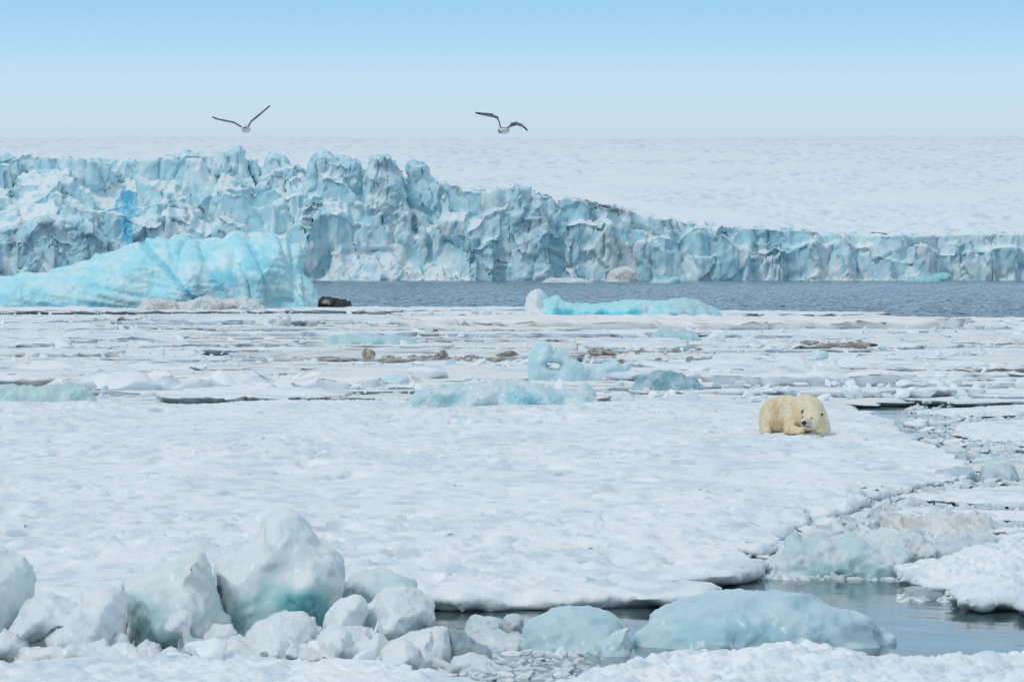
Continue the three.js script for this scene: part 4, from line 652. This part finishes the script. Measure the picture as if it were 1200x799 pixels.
  for (const [px, pz] of [[.06, .56], [.085, .575], [.11, .575], [.135, .565]]) part('claw', orb(.008, .007, .022), M.black, bear, [px, .035, pz]);
  for (const [px, pz] of [[.36, .58], [.385, .592], [.41, .592], [.435, .58]]) part('claw', orb(.008, .007, .022), M.black, bear, [px, .035, pz]);
}

// ------------------------------------------------------------------ gulls in flight
function gull(label, X, Y, dist, o) {
  const s = dist / FOCAL, W = p => p.map(([x, y, z, c]) => [(x - X) * s, (Y - y) * s, z, c]);
  const left = W(o.left), right = W(o.right), T = .011;
  const wing = (pts, x, y, z) => { let d = 9; for (let i = 0; i < pts.length - 1; i++) { const A = pts[i], B = pts[i + 1], ex = B[0] - A[0], ey = B[1] - A[1], ez = B[2] - A[2], l = Math.hypot(ex, ey), t = clamp(((x - A[0]) * ex + (y - A[1]) * ey) / (l * l)), c = lerp(A[3], B[3], t), qx = x - A[0] - ex * t, qy = y - A[1] - ey * t, qz = z - A[2] - ez * t; const v = Math.hypot(qx, qy - o.pitch * qz), u = qz / c; d = Math.min(d, (Math.hypot(u, v / T) - 1) * T); } return d; };
  const f = (x, y, z) => { let d = ell(x, y, z, 0, 0, 0, o.body[0], o.body[1], .19); d = smin(d, ell(x, y, z, o.head[0], o.head[1], .2 * o.dir, .042, .04, .06), .04); d = smin(d, ell(x, y, z, 0, .015, -.23 * o.dir, .05, .014, .12), .03); d = smin(d, wing(left, x, y, z), .02); return smin(d, wing(right, x, y, z), .02); };
  const all = [...left, ...right], lo = [Math.min(...all.map(p => p[0])) - .05, Math.min(-.12, ...all.map(p => p[1] - .06)), -.42], hi = [Math.max(...all.map(p => p[0])) + .05, Math.max(.12, ...all.map(p => p[1] + .06)), .42];
  const g = nets(f, lo, hi, [.009, .0065, .012]);
  colour(g, (x, y, z, nx, ny) => { const bodyD = ell(x, y, z, 0, 0, 0, o.body[0] * 1.15, o.body[1] * 1.15, .3); if (bodyD < 0) return y > o.body[1] * .72 ? [.16, .18, .2] : [.66, .68, .69]; const tip = Math.min(Math.hypot(x - left.at(-1)[0], y - left.at(-1)[1]), Math.hypot(x - right.at(-1)[0], y - right.at(-1)[1])); return tip < .09 ? [.02, .02, .024] : mix([.10, .12, .14], [.22, .24, .26], sstep(-.3, .3, n3(x * 9, y * 9, z * 14))); });
  const p = [(X - 600) * s, CAM_H + (HORIZON - Y) * s, -dist], m = put('gull', flatUV(g), M.feather, thing(label, 'gull'), p);
  const b = new THREE.ConeGeometry(.013, .05, 10); b.rotateX(o.dir * Math.PI / 2); part('beak', b, M.beak, m, [o.head[0], o.head[1] - .006, .275 * o.dir]);
}
gull('gull flying with one wing raised steeply, above the glacier towers', 288, 151.5, 74, { dir: -1, pitch: .12, body: [.08, .062], head: [.01, -.01], left: [[284, 149.5, 0, .10], [279, 146.5, 0, .11], [274, 143.4, .02, .11], [263, 141.3, .03, .10], [254, 139.2, -.02, .07], [248.5, 137, -.06, .025]], right: [[290, 149, 0, .10], [294, 142, 0, .11], [303, 135, .02, .11], [310, 129, .02, .08], [315.6, 123.8, -.05, .02]] });
gull('gull gliding with a sharply bent wing, above the snow field', 590, 153, 74, { dir: 1, pitch: .35, body: [.105, .058], head: [-.05, -.012], left: [[587.5, 151.5, 0, .10], [585.5, 145, 0, .12], [583.5, 138.5, .03, .12], [577, 135.2, .04, .10], [567, 133.6, -.01, .07], [557.5, 132, -.08, .025]], right: [[594, 150.8, 0, .10], [599, 146.2, 0, .12], [605, 144.8, .03, .12], [612, 147, .02, .09], [618, 152.4, -.06, .03]] });

renderer.render(scene, camera);
